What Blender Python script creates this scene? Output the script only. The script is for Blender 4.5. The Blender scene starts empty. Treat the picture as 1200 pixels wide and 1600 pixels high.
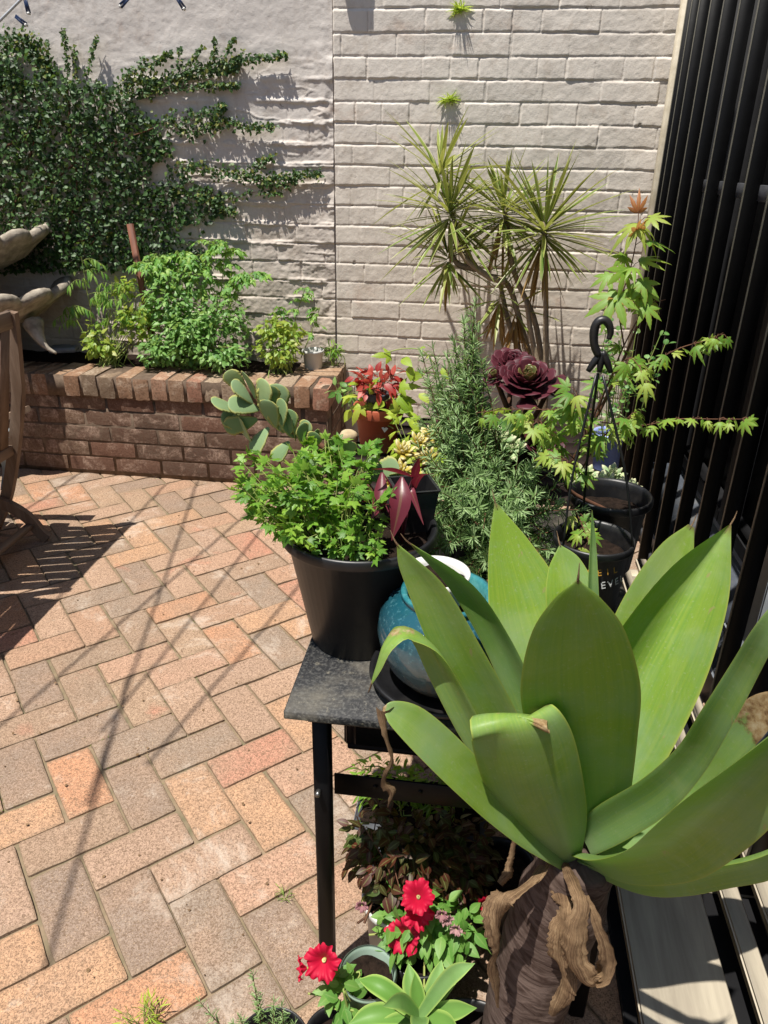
import bpy, math, random
import numpy as np
from mathutils import Matrix, Vector
rng = np.random.default_rng(11); random.seed(11)
SC = bpy.context.scene; COL = SC.collection
A = lambda *a: np.array(a, float)
# ---------------------------------------------------------------- camera
F, CX, CY, CAMH = 1165.0, 600.0, 800.0, 1.45
def _cam():
    p, y, r = math.radians(25.3), math.radians(7.0), math.radians(1.0)
    fw = A(-math.sin(y)*math.cos(p), math.cos(y)*math.cos(p), -math.sin(p))
    rt = A(math.cos(y), math.sin(y), 0); up = np.cross(rt, fw)
    return np.array([math.cos(r)*rt+math.sin(r)*up, -math.sin(r)*rt+math.cos(r)*up, fw])
R = _cam(); C0 = A(0, 0, CAMH)
cam_d = bpy.data.cameras.new("camera"); cam = bpy.data.objects.new("camera", cam_d); COL.objects.link(cam)
cam.matrix_world = Matrix([[R[0][i], R[1][i], -R[2][i], C0[i]] for i in range(3)] + [[0, 0, 0, 1]])
cam_d.sensor_fit = 'VERTICAL'; cam_d.sensor_height = 36; cam_d.lens = 36*F/1600; cam_d.clip_start = 0.02; cam_d.clip_end = 500
SC.camera = cam
# ---------------------------------------------------------------- light
SUN = A(.22, .27, -1.0); SUN /= np.linalg.norm(SUN)
elev = math.asin(-SUN[2]); azim = math.atan2(-SUN[0], -SUN[1])      # compass of the sun, from +Y towards +X
w = bpy.data.worlds.new("World"); SC.world = w; w.use_nodes = True
nt = w.node_tree; bg = nt.nodes["Background"]; sky = nt.nodes.new("ShaderNodeTexSky")
sky.sky_type = 'NISHITA'; sky.sun_disc = False; sky.sun_elevation = elev; sky.sun_rotation = azim
nt.links.new(sky.outputs[0], bg.inputs[0]); bg.inputs[1].default_value = .075
sl = bpy.data.lights.new("sun", 'SUN'); sl.energy = 5.0; sl.angle = math.radians(.53); sl.color = (1, .955, .88)
so = bpy.data.objects.new("sun", sl); COL.objects.link(so)
so.rotation_euler = Vector(SUN).to_track_quat('-Z', 'Y').to_euler(); so.location = (-1, -1, 6)
SC.view_settings.view_transform = 'Standard'; SC.view_settings.look = 'None'; SC.view_settings.gamma = 1
SC.view_settings.exposure = 0.58
SC.cycles.max_bounces = 8; SC.cycles.transparent_max_bounces = 8
# ---------------------------------------------------------------- pixel -> world on a real plane
def ray(px, py): return R.T @ A((px-CX)/F, -(py-CY)/F, 1)
def onY(px, py, Y): d = ray(px, py); return C0 + d*(Y/d[1])
def onX(px, py, X): d = ray(px, py); return C0 + d*(X/d[0])
def onZ(px, py, Z): d = ray(px, py); return C0 + d*((Z-CAMH)/d[2])
def depth(P): return float(R[2] @ (np.array(P)-C0))
# ---------------------------------------------------------------- helpers
def unit(v): v = np.asarray(v, float); return v/(np.linalg.norm(v, axis=-1, keepdims=True)+1e-12)
def hash2(i, j, s): n = np.sin(i*127.1+j*311.7+s*74.7)*43758.5453; return n-np.floor(n)
def vn(x, y, s=0):
    i, j = np.floor(x), np.floor(y); u, v = x-i, y-j; u = u*u*(3-2*u); v = v*v*(3-2*v)
    return (hash2(i, j, s)*(1-u)+hash2(i+1, j, s)*u)*(1-v)+(hash2(i, j+1, s)*(1-u)+hash2(i+1, j+1, s)*u)*v
def fbm(x, y, s=0, o=4):
    t, a, n = 0, .5, 0
    for k in range(o): t = t+a*vn(x*2**k, y*2**k, s+k*9); n += a; a *= .55
    return t/n-.5
def sstep(a, b, x): t = np.clip((x-a)/(b-a), 0, 1); return t*t*(3-2*t)
class MB:
    def __init__(s): s.v = []; s.d = []; s.f = []; s.m = []; s.n = 0
    def add(s, v, faces, dat=None, tint=None, mi=0):
        v = np.asarray(v, float); n = len(v)
        if dat is None: dat = np.tile(A(0, .5, .5, 0), (n, 1))
        if tint is not None: dat = dat.copy(); dat[:, 0] = tint
        s.v.append(v); s.d.append(dat)
        for f in faces:
            f = np.asarray(f, dtype=np.int64)
            if f.ndim == 1: f = f[None]
            if len(f): s.f.append(f+s.n); s.m.append(np.full(len(f), mi))
        s.n += n
    def build(s, name, mats, parent=None, smooth=True):
        me = bpy.data.meshes.new(name); v = np.concatenate(s.v)
        loops = np.concatenate([f.ravel() for f in s.f]); tot = np.concatenate([np.full(len(f), f.shape[1]) for f in s.f])
        me.vertices.add(len(v)); me.loops.add(len(loops)); me.polygons.add(len(tot))
        o = bpy.data.objects.new(name, me); COL.objects.link(o)
        if parent is not None:
            o.parent = parent; v = v-np.array(parent['_w'])
            o['_w'] = list(parent['_w'])
        else: o['_w'] = [0., 0., 0.]
        me.vertices.foreach_set("co", v.ravel().astype(np.float32)); me.loops.foreach_set("vertex_index", loops.astype(np.int32))
        st = np.concatenate([[0], np.cumsum(tot)[:-1]]); me.polygons.foreach_set("loop_start", st.astype(np.int32))
        me.polygons.foreach_set("loop_total", tot.astype(np.int32))
        me.polygons.foreach_set("use_smooth", np.full(len(tot), smooth)); me.update(calc_edges=True)
        at = me.attributes.new("dat", 'FLOAT_COLOR', 'POINT'); at.data.foreach_set("color", np.concatenate(s.d).ravel().astype(np.float32))
        for m in (mats if isinstance(mats, (list, tuple)) else [mats]): me.materials.append(m)
        me.polygons.foreach_set("material_index", np.concatenate(s.m).astype(np.int32))
        me.validate(); return o
def tag(o, label=None, cat=None, group=None, kind=None):
    if label: o['label'] = label
    if cat: o['category'] = cat
    if group: o['group'] = group
    if kind: o['kind'] = kind
    return o
def thing(name, label, cat, loc, group=None):
    o = bpy.data.objects.new(name, None); COL.objects.link(o); o.empty_display_size = .05
    o.location = [float(x) for x in loc]; o['_w'] = [float(x) for x in loc]
    return tag(o, label, cat, group)
def frames(P, lat=None):
    P = np.asarray(P, float); T = unit(np.gradient(P, axis=0))
    a = A(*(lat if lat is not None else (0.31, .2, .93)))
    X = a-(T@a)[:, None]*T; X = unit(X); return T, X, np.cross(X, T)
def spline(P, n):
    P = np.asarray(P, float)
    if P.ndim == 1: P = P[:, None]
    m = len(P); t = np.linspace(0, m-1, n); i = np.clip(t.astype(int), 0, m-2); u = (t-i)[:, None]
    g = lambda k: P[np.clip(k, 0, m-1)]
    p0, p1, p2, p3 = g(i-1), g(i), g(i+1), g(i+2)
    p0 = np.where((i == 0)[:, None], 2*p1-p2, p0); p3 = np.where((i == m-2)[:, None], 2*p2-p1, p3)
    return .5*(2*p1+(p2-p0)*u+(2*p0-5*p1+4*p2-p3)*u*u+(3*p1-p0-3*p2+p3)*u**3)
def grid_faces(a, b, close=False):
    i, j = np.meshgrid(np.arange(a-1), np.arange(b if close else b-1), indexing='ij'); j2 = (j+1) % b
    return np.stack([i*b+j, i*b+j2, (i+1)*b+j2, (i+1)*b+j], -1).reshape(-1, 4)
def tube(mb, P, r, k=6, tint=0., cap=True, n=None, mi=0, lat=None):
    P = np.asarray(P, float)
    if n: P = spline(P, n)
    m = len(P); r = np.full(m, r) if np.isscalar(r) else np.interp(np.linspace(0, 1, m), np.linspace(0, 1, len(r)), r)
    T, X, Y = frames(P, lat); a = np.linspace(0, 2*np.pi, k, endpoint=False)
    V = P[:, None]+r[:, None, None]*(np.cos(a)[None, :, None]*X[:, None]+np.sin(a)[None, :, None]*Y[:, None])
    d = np.zeros((m*k, 4)); d[:, 1] = np.tile(a/(2*np.pi), m); d[:, 2] = np.repeat(np.linspace(0, 1, m), k)
    fs = [grid_faces(m, k, True)]
    if cap: fs += [np.arange(k)[::-1], np.arange(k)+(m-1)*k]
    mb.add(V.reshape(-1, 3), fs, d, tint, mi)
def lathe(mb, prof, c, k=48, tint=0., mod=None, mi=0):
    c = A(*c); a = np.linspace(0, 2*np.pi, k, endpoint=False); pr = np.array(prof, float); m = len(pr)
    r = pr[:, 0][:, None]*np.ones(k)[None]
    if mod is not None: r = mod(r, a[None], pr[:, 1][:, None])
    z = pr[:, 1][:, None]*np.ones(k)[None]
    V = np.stack([c[0]+r*np.cos(a), c[1]+r*np.sin(a), c[2]+z], -1)
    d = np.zeros((m*k, 4)); d[:, 1] = np.tile(a/(2*np.pi), m); d[:, 2] = np.repeat(np.linspace(0, 1, m), k)
    mb.add(V.reshape(-1, 3), [grid_faces(m, k, True)], d, tint, mi)
def disc(mb, c, r, k=32, tint=0., rough=0., mi=0, rings=5):
    lathe(mb, [(max(r*(1-q/rings), 1e-4), 0) for q in range(rings+1)], c, k, tint, None, mi)
    v = mb.v[-1]; v[:, 2] += rough*(fbm(v[:, 0]*60, v[:, 1]*60, 3)*2)
def box(mb, lo, hi, bev=.0, tint=0., rot=0., piv=None, mi=0):
    lo, hi = A(*lo), A(*hi); b = min(bev, *(abs(hi-lo)/2.01)) if bev else 0
    if not b:
        V = np.array([[(lo, hi)[i][0], (lo, hi)[j][1], (lo, hi)[k][2]] for i in (0, 1) for j in (0, 1) for k in (0, 1)])
        Fc = [[0, 1, 3, 2], [4, 6, 7, 5], [0, 4, 5, 1], [2, 3, 7, 6], [0, 2, 6, 4], [1, 5, 7, 3]]; fs = [np.array(Fc)]
    else:
        V = []; idx = {}
        for i in (0, 1):
            for j in (0, 1):
                for k in (0, 1):
                    p = A((lo, hi)[i][0], (lo, hi)[j][1], (lo, hi)[k][2]); s = A(1-2*i, 1-2*j, 1-2*k)*b
                    for ax in range(3):
                        q = p+s; q[ax] = p[ax]; idx[(i, j, k, ax)] = len(V); V.append(q)
        V = np.array(V); fs = []; g = lambda i, j, k, a: idx[(i, j, k, a)]
        for e in (0, 1):
            fs.append([g(e, 0, 0, 0), g(e, 0, 1, 0), g(e, 1, 1, 0), g(e, 1, 0, 0)][::(1 if e == 0 else -1)])
            fs.append([g(0, e, 0, 1), g(1, e, 0, 1), g(1, e, 1, 1), g(0, e, 1, 1)][::(1 if e == 0 else -1)])
            fs.append([g(0, 0, e, 2), g(0, 1, e, 2), g(1, 1, e, 2), g(1, 0, e, 2)][::(1 if e == 0 else -1)])
            for h in (0, 1):
                fs.append([g(0, e, h, 1), g(1, e, h, 1), g(1, e, h, 2), g(0, e, h, 2)])
                fs.append([g(e, 0, h, 0), g(e, 1, h, 0), g(e, 1, h, 2), g(e, 0, h, 2)])
                fs.append([g(e, h, 0, 0), g(e, h, 1, 0), g(e, h, 1, 1), g(e, h, 0, 1)])
                for l in (0, 1): fs.append([g(e, h, l, 0), g(e, h, l, 1), g(e, h, l, 2)])
    if rot:
        pv = A(*piv)[:2] if piv is not None else (lo+hi)[:2]/2; c, s_ = math.cos(rot), math.sin(rot); q = V[:, :2]-pv
        V[:, 0] = pv[0]+c*q[:, 0]-s_*q[:, 1]; V[:, 1] = pv[1]+s_*q[:, 0]+c*q[:, 1]
    mb.add(V, fs, None, tint, mi)
def beam(mb, a, b, w, h, up=(0, 0, 1), tint=0.):
    """square bar from a to b"""
    a, b = A(*a), A(*b); T = unit(b-a); X = unit(np.cross(T, A(*up))); Z = np.cross(X, T); c = .12*min(w, h)
    prof = [(-w/2+c, -h/2), (w/2-c, -h/2), (w/2, -h/2+c), (w/2, h/2-c), (w/2-c, h/2), (-w/2+c, h/2), (-w/2, h/2-c), (-w/2, -h/2+c)]
    V = np.array([p+X*x+Z*z for p in (a, b) for x, z in prof])
    mb.add(V, [grid_faces(2, 8, True), np.arange(8)[::-1], np.arange(8)+8], None, tint)
# ---- leaf templates: (verts, faces, dat)
def tpl_leaf(prof, nl=5, nx=2, fold=.12, curl=.25, wav=0.):
    t = np.linspace(0, 1, nl+1); W = np.interp(t, *prof) if not callable(prof) else prof(t)
    u = np.linspace(-1, 1, nx+1); x = W[:, None]*u[None]; y = t[:, None]+0*x
    z = -curl*y*y+fold*np.abs(x)*1.5+wav*np.sin(t*9)[:, None]*u[None]*W[:, None]
    V = np.stack([x, y, z], -1).reshape(-1, 3); d = np.zeros((len(V), 4)); d[:, 1] = np.tile(u*.5+.5, nl+1); d[:, 2] = np.repeat(t, nx+1)
    return V, [grid_faces(nl+1, nx+1)], d
OVATE = ([0, .12, .3, .55, .8, 1], [.03, .2, .3, .27, .14, 0.0])
LANCE = ([0, .2, .5, .8, 1], [.02, .1, .13, .07, 0])
ROUND = ([0, .08, .25, .55, .8, .95, 1], [.06, .25, .42, .5, .42, .2, 0])
T_ovate = tpl_leaf(OVATE); T_lance = tpl_leaf(LANCE, 5, 2, .2, .35); T_round = tpl_leaf(ROUND, 6, 2, .08, .15)
T_needle = tpl_leaf(([0, .15, .7, 1], [.035, .06, .05, 0]), 3, 2, .5, .18)
T_ivy = tpl_leaf(([0, .1, .3, .6, 1], [.1, .38, .42, .28, 0]), 4, 2, .15, .1)
def tpl_lobed(lobes, ridge=.03, droop=.25, serr=0):
    V, Fs, D = [], [], []
    for ang, ln, wd in lobes:
        st = [(0, .02), (.35, .8), (.6, 1.0), (.8, .6), (1, 0)]
        if serr: st = [(0, .35), (.22, .95), (.36, .82), (.46, 1.), (.50, .86), (.62, .95), (.66, .74), (.78, .6), (.81, .42), (.92, .2), (1, 0)]
        c, s = math.cos(ang), math.sin(ang); b = len(V)
        for t, q in st:
            for u in (-1, 0, 1):
                x, y = u*q*wd, t*ln; z = -droop*(t*ln)**2-(0 if u == 0 else ridge*q)
                V.append((x*c+y*s, y*c-x*s, z)); D.append((0, u*.5+.5, t, 0))
        Fs.append(grid_faces(len(st), 3)+b)
    return np.array(V), [np.concatenate(Fs)], np.array(D, float)
dg = math.radians
T_maple = tpl_lobed([(dg(a), l, .13) for a, l in ((0, 1), (38, .9), (-38, .9), (78, .68), (-78, .68), (125, .3), (-125, .3))], .03, .3, 1)
T_maple2 = tpl_lobed([(dg(a), l, .11) for a, l in ((0, 1), (33, .85), (-33, .85), (70, .55), (-70, .55))], .04, .8, 1)
T_pars = tpl_lobed([(dg(a), l, .17) for a, l in ((0, 1), (48, .85), (-48, .85), (20, .62), (-20, .62), (80, .5), (-80, .5))], .05, .2, 0)
T_tom = tpl_lobed([(0, 1, .2), (dg(60), .6, .14), (dg(-60), .6, .14), (dg(95), .35, .1), (dg(-95), .35, .1)], .05, .5, 1)
def tpl_spoon(wprof, th, nl=7, k=8, curl=-.2):
    t = np.linspace(0, 1, nl+1); W = np.interp(t, *wprof); a = np.linspace(0, 2*np.pi, k, endpoint=False)
    TH = th*np.sqrt(np.clip(np.sin(np.pi*np.clip(t*.92+.06, 0, 1)), 0, 1)); TH[-1] *= .1
    x = W[:, None]*np.cos(a); z = TH[:, None]*np.sin(a)-curl*(t*t)[:, None]; y = t[:, None]+0*x
    V = np.stack([x, y, z], -1).reshape(-1, 3); d = np.zeros((len(V), 4)); d[:, 1] = np.tile(np.cos(a)*.5+.5, nl+1); d[:, 2] = np.repeat(t, k)
    return V, [grid_faces(nl+1, k, True), np.arange(k)+nl*k], d
T_spoon = tpl_spoon(([0, .3, .6, .85, .96, 1], [.1, .16, .30, .36, .22, .06]), .05, 10, 8, -.3)
T_plump = tpl_spoon(([0, .3, .65, .9, 1], [.12, .2, .24, .13, .01]), .13)
_t = np.linspace(0, 1, 40); T_flap = tpl_spoon((_t, np.interp(_t, [0, .2, .5, .8, .95, 1], [.06, .18, .30, .34, .23, .05])*(1+.05*np.sin(_t*60)*(_t > .35))), .032, 26, 10, .12)
def inst(mb, tpl, P, D, N, S, tint=None, wid=1., mi=0):
    V, Fs, d = tpl; P = np.atleast_2d(P); n = len(P); D = unit(np.broadcast_to(D, (n, 3))); N = np.broadcast_to(N, (n, 3))
    X = unit(np.cross(D, N)); Nn = np.cross(X, D); S = np.broadcast_to(S, (n,)); wid = np.broadcast_to(wid, (n,))
    W = P[:, None]+S[:, None, None]*(V[None, :, 0:1]*X[:, None]*wid[:, None, None]+V[None, :, 1:2]*D[:, None]+V[None, :, 2:3]*Nn[:, None])
    m = len(V); dd = np.tile(d, (n, 1)); dd[:, 0] = np.repeat(rng.random(n) if tint is None else np.broadcast_to(tint, (n,)), m)
    off = (np.arange(n)*m)[:, None, None]
    fs = [(f[None] if f.ndim == 2 else f[None, None])+off for f in Fs]
    mb.add(W.reshape(-1, 3), [f.reshape(-1, f.shape[-1]) for f in fs], dd, None, mi)
def rdir(n, up=0., s=1.): v = rng.normal(size=(n, 3))*s; v[:, 2] += up; return unit(v)
# ---------------------------------------------------------------- materials
def lin(h): h = [int(h[i:i+2], 16)/255 for i in (0, 2, 4)]; return tuple((c/12.92 if c <= .04045 else ((c+.055)/1.055)**2.4) for c in h)+(1,)
class Mt:
    def __init__(s, name):
        s.m = bpy.data.materials.new(name); s.m.use_nodes = True; s.t = s.m.node_tree; s.b = s.t.nodes["Principled BSDF"]; s.o = s.t.nodes["Material Output"]
    def n(s, k, **kw):
        x = s.t.nodes.new(k)
        for a, v in kw.items(): setattr(x, a, v)
        return x
    def l(s, a, b): s.t.links.new(a, b)
    def dat(s):
        x = s.n("ShaderNodeAttribute", attribute_name="dat"); sp = s.n("ShaderNodeSeparateColor"); s.l(x.outputs["Color"], sp.inputs[0])
        return sp.outputs[0], sp.outputs[1], sp.outputs[2], x.outputs["Alpha"]
    def co(s, kind="Object", sc=(1, 1, 1), rot=(0, 0, 0)):
        t = s.n("ShaderNodeTexCoord"); mp = s.n("ShaderNodeMapping"); mp.inputs["Scale"].default_value = sc; mp.inputs["Rotation"].default_value = rot
        s.l(t.outputs[kind], mp.inputs[0]); return mp.outputs[0]
    def noise(s, co, sc, det=4, rough=.55, dist=0.):
        x = s.n("ShaderNodeTexNoise"); x.inputs["Scale"].default_value = sc; x.inputs["Detail"].default_value = det
        x.inputs["Roughness"].default_value = rough; x.inputs["Distortion"].default_value = dist; s.l(co, x.inputs["Vector"]); return x.outputs["Fac"]
    def ramp(s, f, st, interp='LINEAR'):
        x = s.n("ShaderNodeValToRGB"); r = x.color_ramp; r.interpolation = interp
        while len(r.elements) < len(st): r.elements.new(.5)
        for e, (p, c) in zip(r.elements, st): e.position = p; e.color = c if isinstance(c, tuple) else lin(c) if isinstance(c, str) else (c, c, c, 1)
        s.l(f, x.inputs[0]); return x.outputs[0]
    def mix(s, f, a, b, mode='MIX'):
        x = s.n("ShaderNodeMix", data_type='RGBA', blend_type=mode)
        for v, i in ((f, 0), (a, 6), (b, 7)):
            if hasattr(v, 'links'): s.l(v, x.inputs[i])
            else: x.inputs[i].default_value = v if i == 0 or isinstance(v, tuple) else lin(v) if isinstance(v, str) else (v, v, v, 1)
        return x.outputs[2]
    def math(s, op, a, b=0., c=0.):
        x = s.n("ShaderNodeMath", operation=op)
        for i, v in enumerate((a, b, c)):
            if hasattr(v, 'links'): s.l(v, x.inputs[i])
            else: x.inputs[i].default_value = v
        return x.outputs[0]
    def bump(s, h, st=.3, d=.01):
        x = s.n("ShaderNodeBump"); x.inputs["Strength"].default_value = st; x.inputs["Distance"].default_value = d; s.l(h, x.inputs["Height"])
        s.l(x.outputs[0], s.b.inputs["Normal"]); return x.outputs[0]
    def fin(s, col, rough=.6, spec=.5, coat=0.):
        if hasattr(col, 'links'): s.l(col, s.b.inputs["Base Color"])
        else: s.b.inputs["Base Color"].default_value = col if isinstance(col, tuple) else lin(col)
        if hasattr(rough, 'links'): s.l(rough, s.b.inputs["Roughness"])
        else: s.b.inputs["Roughness"].default_value = rough
        s.b.inputs["Specular IOR Level"].default_value = spec; s.b.inputs["Coat Weight"].default_value = coat
        return s.m
    def translucent(s, col, fac, normal=None):
        tr = s.n("ShaderNodeBsdfTranslucent"); mx = s.n("ShaderNodeMixShader"); mx.inputs[0].default_value = fac
        s.l(col, tr.inputs[0]); s.l(s.b.outputs[0], mx.inputs[1]); s.l(tr.outputs[0], mx.inputs[2]); s.l(mx.outputs[0], s.o.inputs[0])
def leafmat(name, cols, trans='a8c840', tf=.35, rough=.45, edge=None, vein=.25, tip=None, ns=40.):
    m = Mt(name); t, u, v, al = m.dat(); n = len(cols)
    c = m.ramp(t, [(i/max(1, n-1), x) for i, x in enumerate(cols)])
    nz = m.noise(m.co(), ns, 3); c = m.mix(m.math('MULTIPLY', m.math('SUBTRACT', nz, .4), .9), c, cols[0])
    e = m.math('ABSOLUTE', m.math('SUBTRACT', u, .5))
    if vein: c = m.mix(m.math('MULTIPLY', m.math('LESS_THAN', e, .07), vein), c, (.35, .45, .15, 1))
    if edge: c = m.mix(m.math('MULTIPLY', m.ramp(e, [(.34, 0.), (.5, 1.)]), .8), c, edge)
    if tip: c = m.mix(m.ramp(v, [(.6, 0.), (.97, 1.)]), c, tip)
    m.fin(c, rough, .4); m.bump(nz, .15, .003)
    if tf: m.translucent(m.mix(.55, c, trans), tf)
    return m.m
def simple(name, col, rough=.5, spec=.5, col2=None, ns=20., bmp=.1, bd=.002, metal=0., coat=0., st=((.35, 0.), (.7, 1.)), dirt=None):
    m = Mt(name); co = m.co(); nz = m.noise(co, ns, 5)
    c = m.mix(m.ramp(nz, list(st)), col, col2 if col2 else col)
    if dirt: c = m.mix(m.ramp(m.noise(co, 7, 6, .65), [(.5, 0.), (.72, .8)]), c, dirt)
    m.fin(c, rough, spec, coat); m.b.inputs["Metallic"].default_value = metal
    if bmp: m.bump(nz, bmp, bd)
    return m.m
M = {}
def mat_paver():
    m = Mt("paver_brick"); t, u, v, al = m.dat(); co = m.co()
    c = m.ramp(t, [(0, '8e7c6e'), (.12, '9c8470'), (.2, 'b0927c'), (.32, 'a88c78'), (.42, 'b6917a'), (.5, '94806e'), (.6, 'ae8a72'), (.68, 'bc9474'), (.76, '8f8072'), (.84, 'b8826c'), (.88, 'a88e76'), (.95, 'bc8a6a'), (1, '867a70')], 'CONSTANT')
    big = m.noise(co, 9, 4); c = m.mix(m.ramp(big, [(.42, 0.), (.7, .6)]), c, 'a38670')
    c = m.mix(m.ramp(m.noise(co, 1.7, 5, .6), [(.45, 0.), (.7, .45)]), c, '9a8470')
    c = m.mix(m.ramp(m.noise(co, 5.3, 3, .6, .6), [(.64, 0.), (.76, .35)]), c, 'c8654e')
    sp = m.noise(co, 190, 4, .75, 1.2); c = m.mix(m.ramp(sp, [(.41, .85), (.56, 0.)]), c, '614d3c')
    sp2 = m.noise(co, 330, 2, .6); c = m.mix(m.ramp(sp2, [(.6, 0.), (.7, .35)]), c, 'e2c29c')
    c = m.mix(m.ramp(m.noise(co, 3.1, 8, .8, .4), [(.54, 0.), (.70, .6)]), c, 'c8bcae')
    c = m.mix(m.ramp(m.noise(co, 6.5, 9, .85, 1.5), [(.62, 0.), (.68, .5)]), c, 'd6ccc0')
    c = m.mix(m.ramp(m.noise(co, 37, 3, .6), [(.72, 0.), (.76, .6)]), c, '5a4c3c')
    c = m.mix(m.math('MULTIPLY', m.ramp(u, [(0., 0.), (1., 1.)]), .4), c, '7c6a56')
    m.fin(c, .85, .25); h = m.mix(.5, sp, m.noise(co, 90, 4)); m.bump(h, .55, .0035); return m.m
def mat_brick():
    m = Mt("planter_brick"); t, u, v, al = m.dat(); co = m.co()
    c = m.ramp(t, [(0, '6a584a'), (.2, '735647'), (.4, '58463b'), (.55, '7c6653'), (.7, '6c5a4c'), (.85, '544238'), (1, '786858')])
    c = m.mix(m.ramp(m.noise(co, 14, 6, .7, .5), [(.5, 0.), (.66, .75)]), c, 'b39a88')
    c = m.mix(m.ramp(m.noise(co, 8, 5, .65), [(.55, 0.), (.7, .6)]), c, '54392f')
    n2 = m.noise(co, 120, 4, .65); c = m.mix(m.ramp(n2, [(.4, .6), (.55, 0.)]), c, '5a4034')
    m.fin(c, .9, .2); m.bump(m.mix(.5, n2, m.noise(co, 40, 5)), .6, .005); return m.m
def mat_coping():
    m = Mt("coping_brick"); t, u, v, al = m.dat(); co = m.co()
    c = m.ramp(t, [(0, '8c7662'), (.25, '86664f'), (.45, '9c846c'), (.6, '8f6654'), (.75, '796856'), (1, '988672')])
    c = m.mix(m.ramp(m.noise(co, 12, 6, .7, .5), [(.5, 0.), (.66, .7)]), c, 'b9a894')
    n2 = m.noise(co, 110, 4, .65); c = m.mix(m.ramp(n2, [(.38, .6), (.52, 0.)]), c, '604a3a')
    m.fin(c, .9, .2); m.bump(m.mix(.5, n2, m.noise(co, 35, 5)), .6, .005); return m.m
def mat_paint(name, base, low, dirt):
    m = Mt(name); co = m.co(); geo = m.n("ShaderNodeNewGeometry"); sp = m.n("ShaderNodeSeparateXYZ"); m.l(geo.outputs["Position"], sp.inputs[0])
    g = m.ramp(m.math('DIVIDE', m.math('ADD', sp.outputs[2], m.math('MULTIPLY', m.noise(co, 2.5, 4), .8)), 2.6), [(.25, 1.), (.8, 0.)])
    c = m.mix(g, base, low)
    c = m.mix(m.ramp(m.noise(co, 11, 7, .7), [(.52, 0.), (.72, .5)]), c, dirt)
    c = m.mix(m.ramp(m.noise(co, 70, 5, .7), [(.60, 0.), (.70, .5)]), c, '8f7e70')
    c = m.mix(m.ramp(m.noise(co, 4.5, 6, .7, .5), [(.58, 0.), (.70, .45)]), c, 'b39a88')
    c = m.mix(m.ramp(m.noise(co, 23, 3, .6), [(.73, 0.), (.76, .7)]), c, '4a3f36')
    c = m.mix(m.ramp(m.noise(m.co(sc=(14, 14, 1.2)), 1.5, 5, .6), [(.55, 0.), (.75, .25)]), c, dirt)
    m.fin(c, .7, .3); m.bump(m.mix(.5, m.noise(co, 45, 6, .7), m.noise(co, 190, 3)), .4, .004); return m.m
def mat_wood(name, c1, c2, ax=2, rough=.7):
    m = Mt(name); sc = [9, 9, 9]; sc[ax] = .7; co = m.co(sc=tuple(sc)); n1 = m.noise(co, 3.5, 6, .65, .4); n2 = m.noise(co, 18, 3)
    c = m.mix(m.ramp(n1, [(.35, 0.), (.65, 1.)]), c1, c2); c = m.mix(m.math('MULTIPLY', n2, .35), c, c1)
    m.fin(c, rough, .3); m.bump(n1, .4, .002); return m.m
M['paver'] = mat_paver(); M['brick'] = mat_brick(); M['coping'] = mat_coping()
M['sand'] = simple('joint_sand', '85735e', .95, .2, '66604a', 30, .5, .004)
M['mortar'] = simple('mortar', '6c5c4e', .95, .2, '54463a', 40, .5, .004)
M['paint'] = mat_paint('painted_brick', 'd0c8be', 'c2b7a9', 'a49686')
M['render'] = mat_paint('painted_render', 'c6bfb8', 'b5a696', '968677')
M['cream'] = simple('cream_paint', 'c6bca8', .55, .4, 'ada28c', 25, .25, dirt='948874')
M['board'] = mat_wood('worn_cream_board', 'b4aa96', '93897a', 1, .75)
M['black_metal'] = simple('black_gloss_paint', '050506', .45, .15, '09090a', 30, .15)
M['lit_edge'] = simple('lit_bar_edge', '4c4a42', .5, .3, '5c594e', 60, .2)  # paler grey standing for sunlight along the bar edges
M['grey_rail'] = simple('dusty_steel_rail', '4a4b4e', .5, .3, '3a3b3e', 40, .2)
M['black_plastic'] = simple('black_plastic', '121214', .42, .5, '1b1b1d', 60, .15, dirt='35322e')
M['grey_plastic'] = simple('grey_plastic', '4a4d52', .5, .4, '3c3e42', 30, .1)
M['white_plastic'] = simple('white_plastic', 'd2d2ce', .45, .5, 'c0beb8', 12, .05)
M['blue_plastic'] = simple('lilac_plastic', '8f9ed6', .4, .5, '8090c8', 12, .05)
M['green_pot'] = simple('sage_enamel', '9db3a4', .35, .5, '8ea696', 12, .05)
M['terracotta'] = simple('terracotta_plastic', 'a8553a', .65, .4, '96482f', 18, .15, dirt='a9745c')
M['soil'] = simple('soil', '2a201a', .95, .1, '17110d', 90, 1., .01)
M['teak'] = mat_wood('weathered_teak', '85705f', '655040', 2)
M['teak_h'] = mat_wood('weathered_teak_rail', '8f7b6b', '6c594b', 1)
M['stake'] = mat_wood('stake_wood', '7a4e3a', '54342a', 2)
M['ply'] = mat_wood('dark_tray_wood', '2a1d18', '170f0c', 0)
M['stone'] = simple('cast_stone', 'a39a8c', .9, .2, '746a5e', 22, .8, .008, dirt='4c463e')
M['glass'] = Mt('window_glass').fin('060608', .35, .12, 0.)
M['dark'] = simple('dark_reveal', '151517', .7, .3, '1c1c1e')
M['tile'] = simple('slate_tile', '5f656f', .5, .4, '4b5059', 14, .3, .003, dirt='8a8a88')
M['sash'] = simple('grey_sash', '80858a', .5, .4, '74797e', 14)
M['wire'] = simple('wire', 'b8bcc0', .4, .5, 'a0a4a8', metal=0.)
M['peg'] = simple('peg_plastic', '1c2c4c', .4, .5, '182848')
M['steel'] = simple('zinc_bolt', '8c8c88', .35, .5, '777', metal=.9) if False else simple('zinc_bolt', '8c8c88', .35, .5, '777774', metal=.9)
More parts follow.
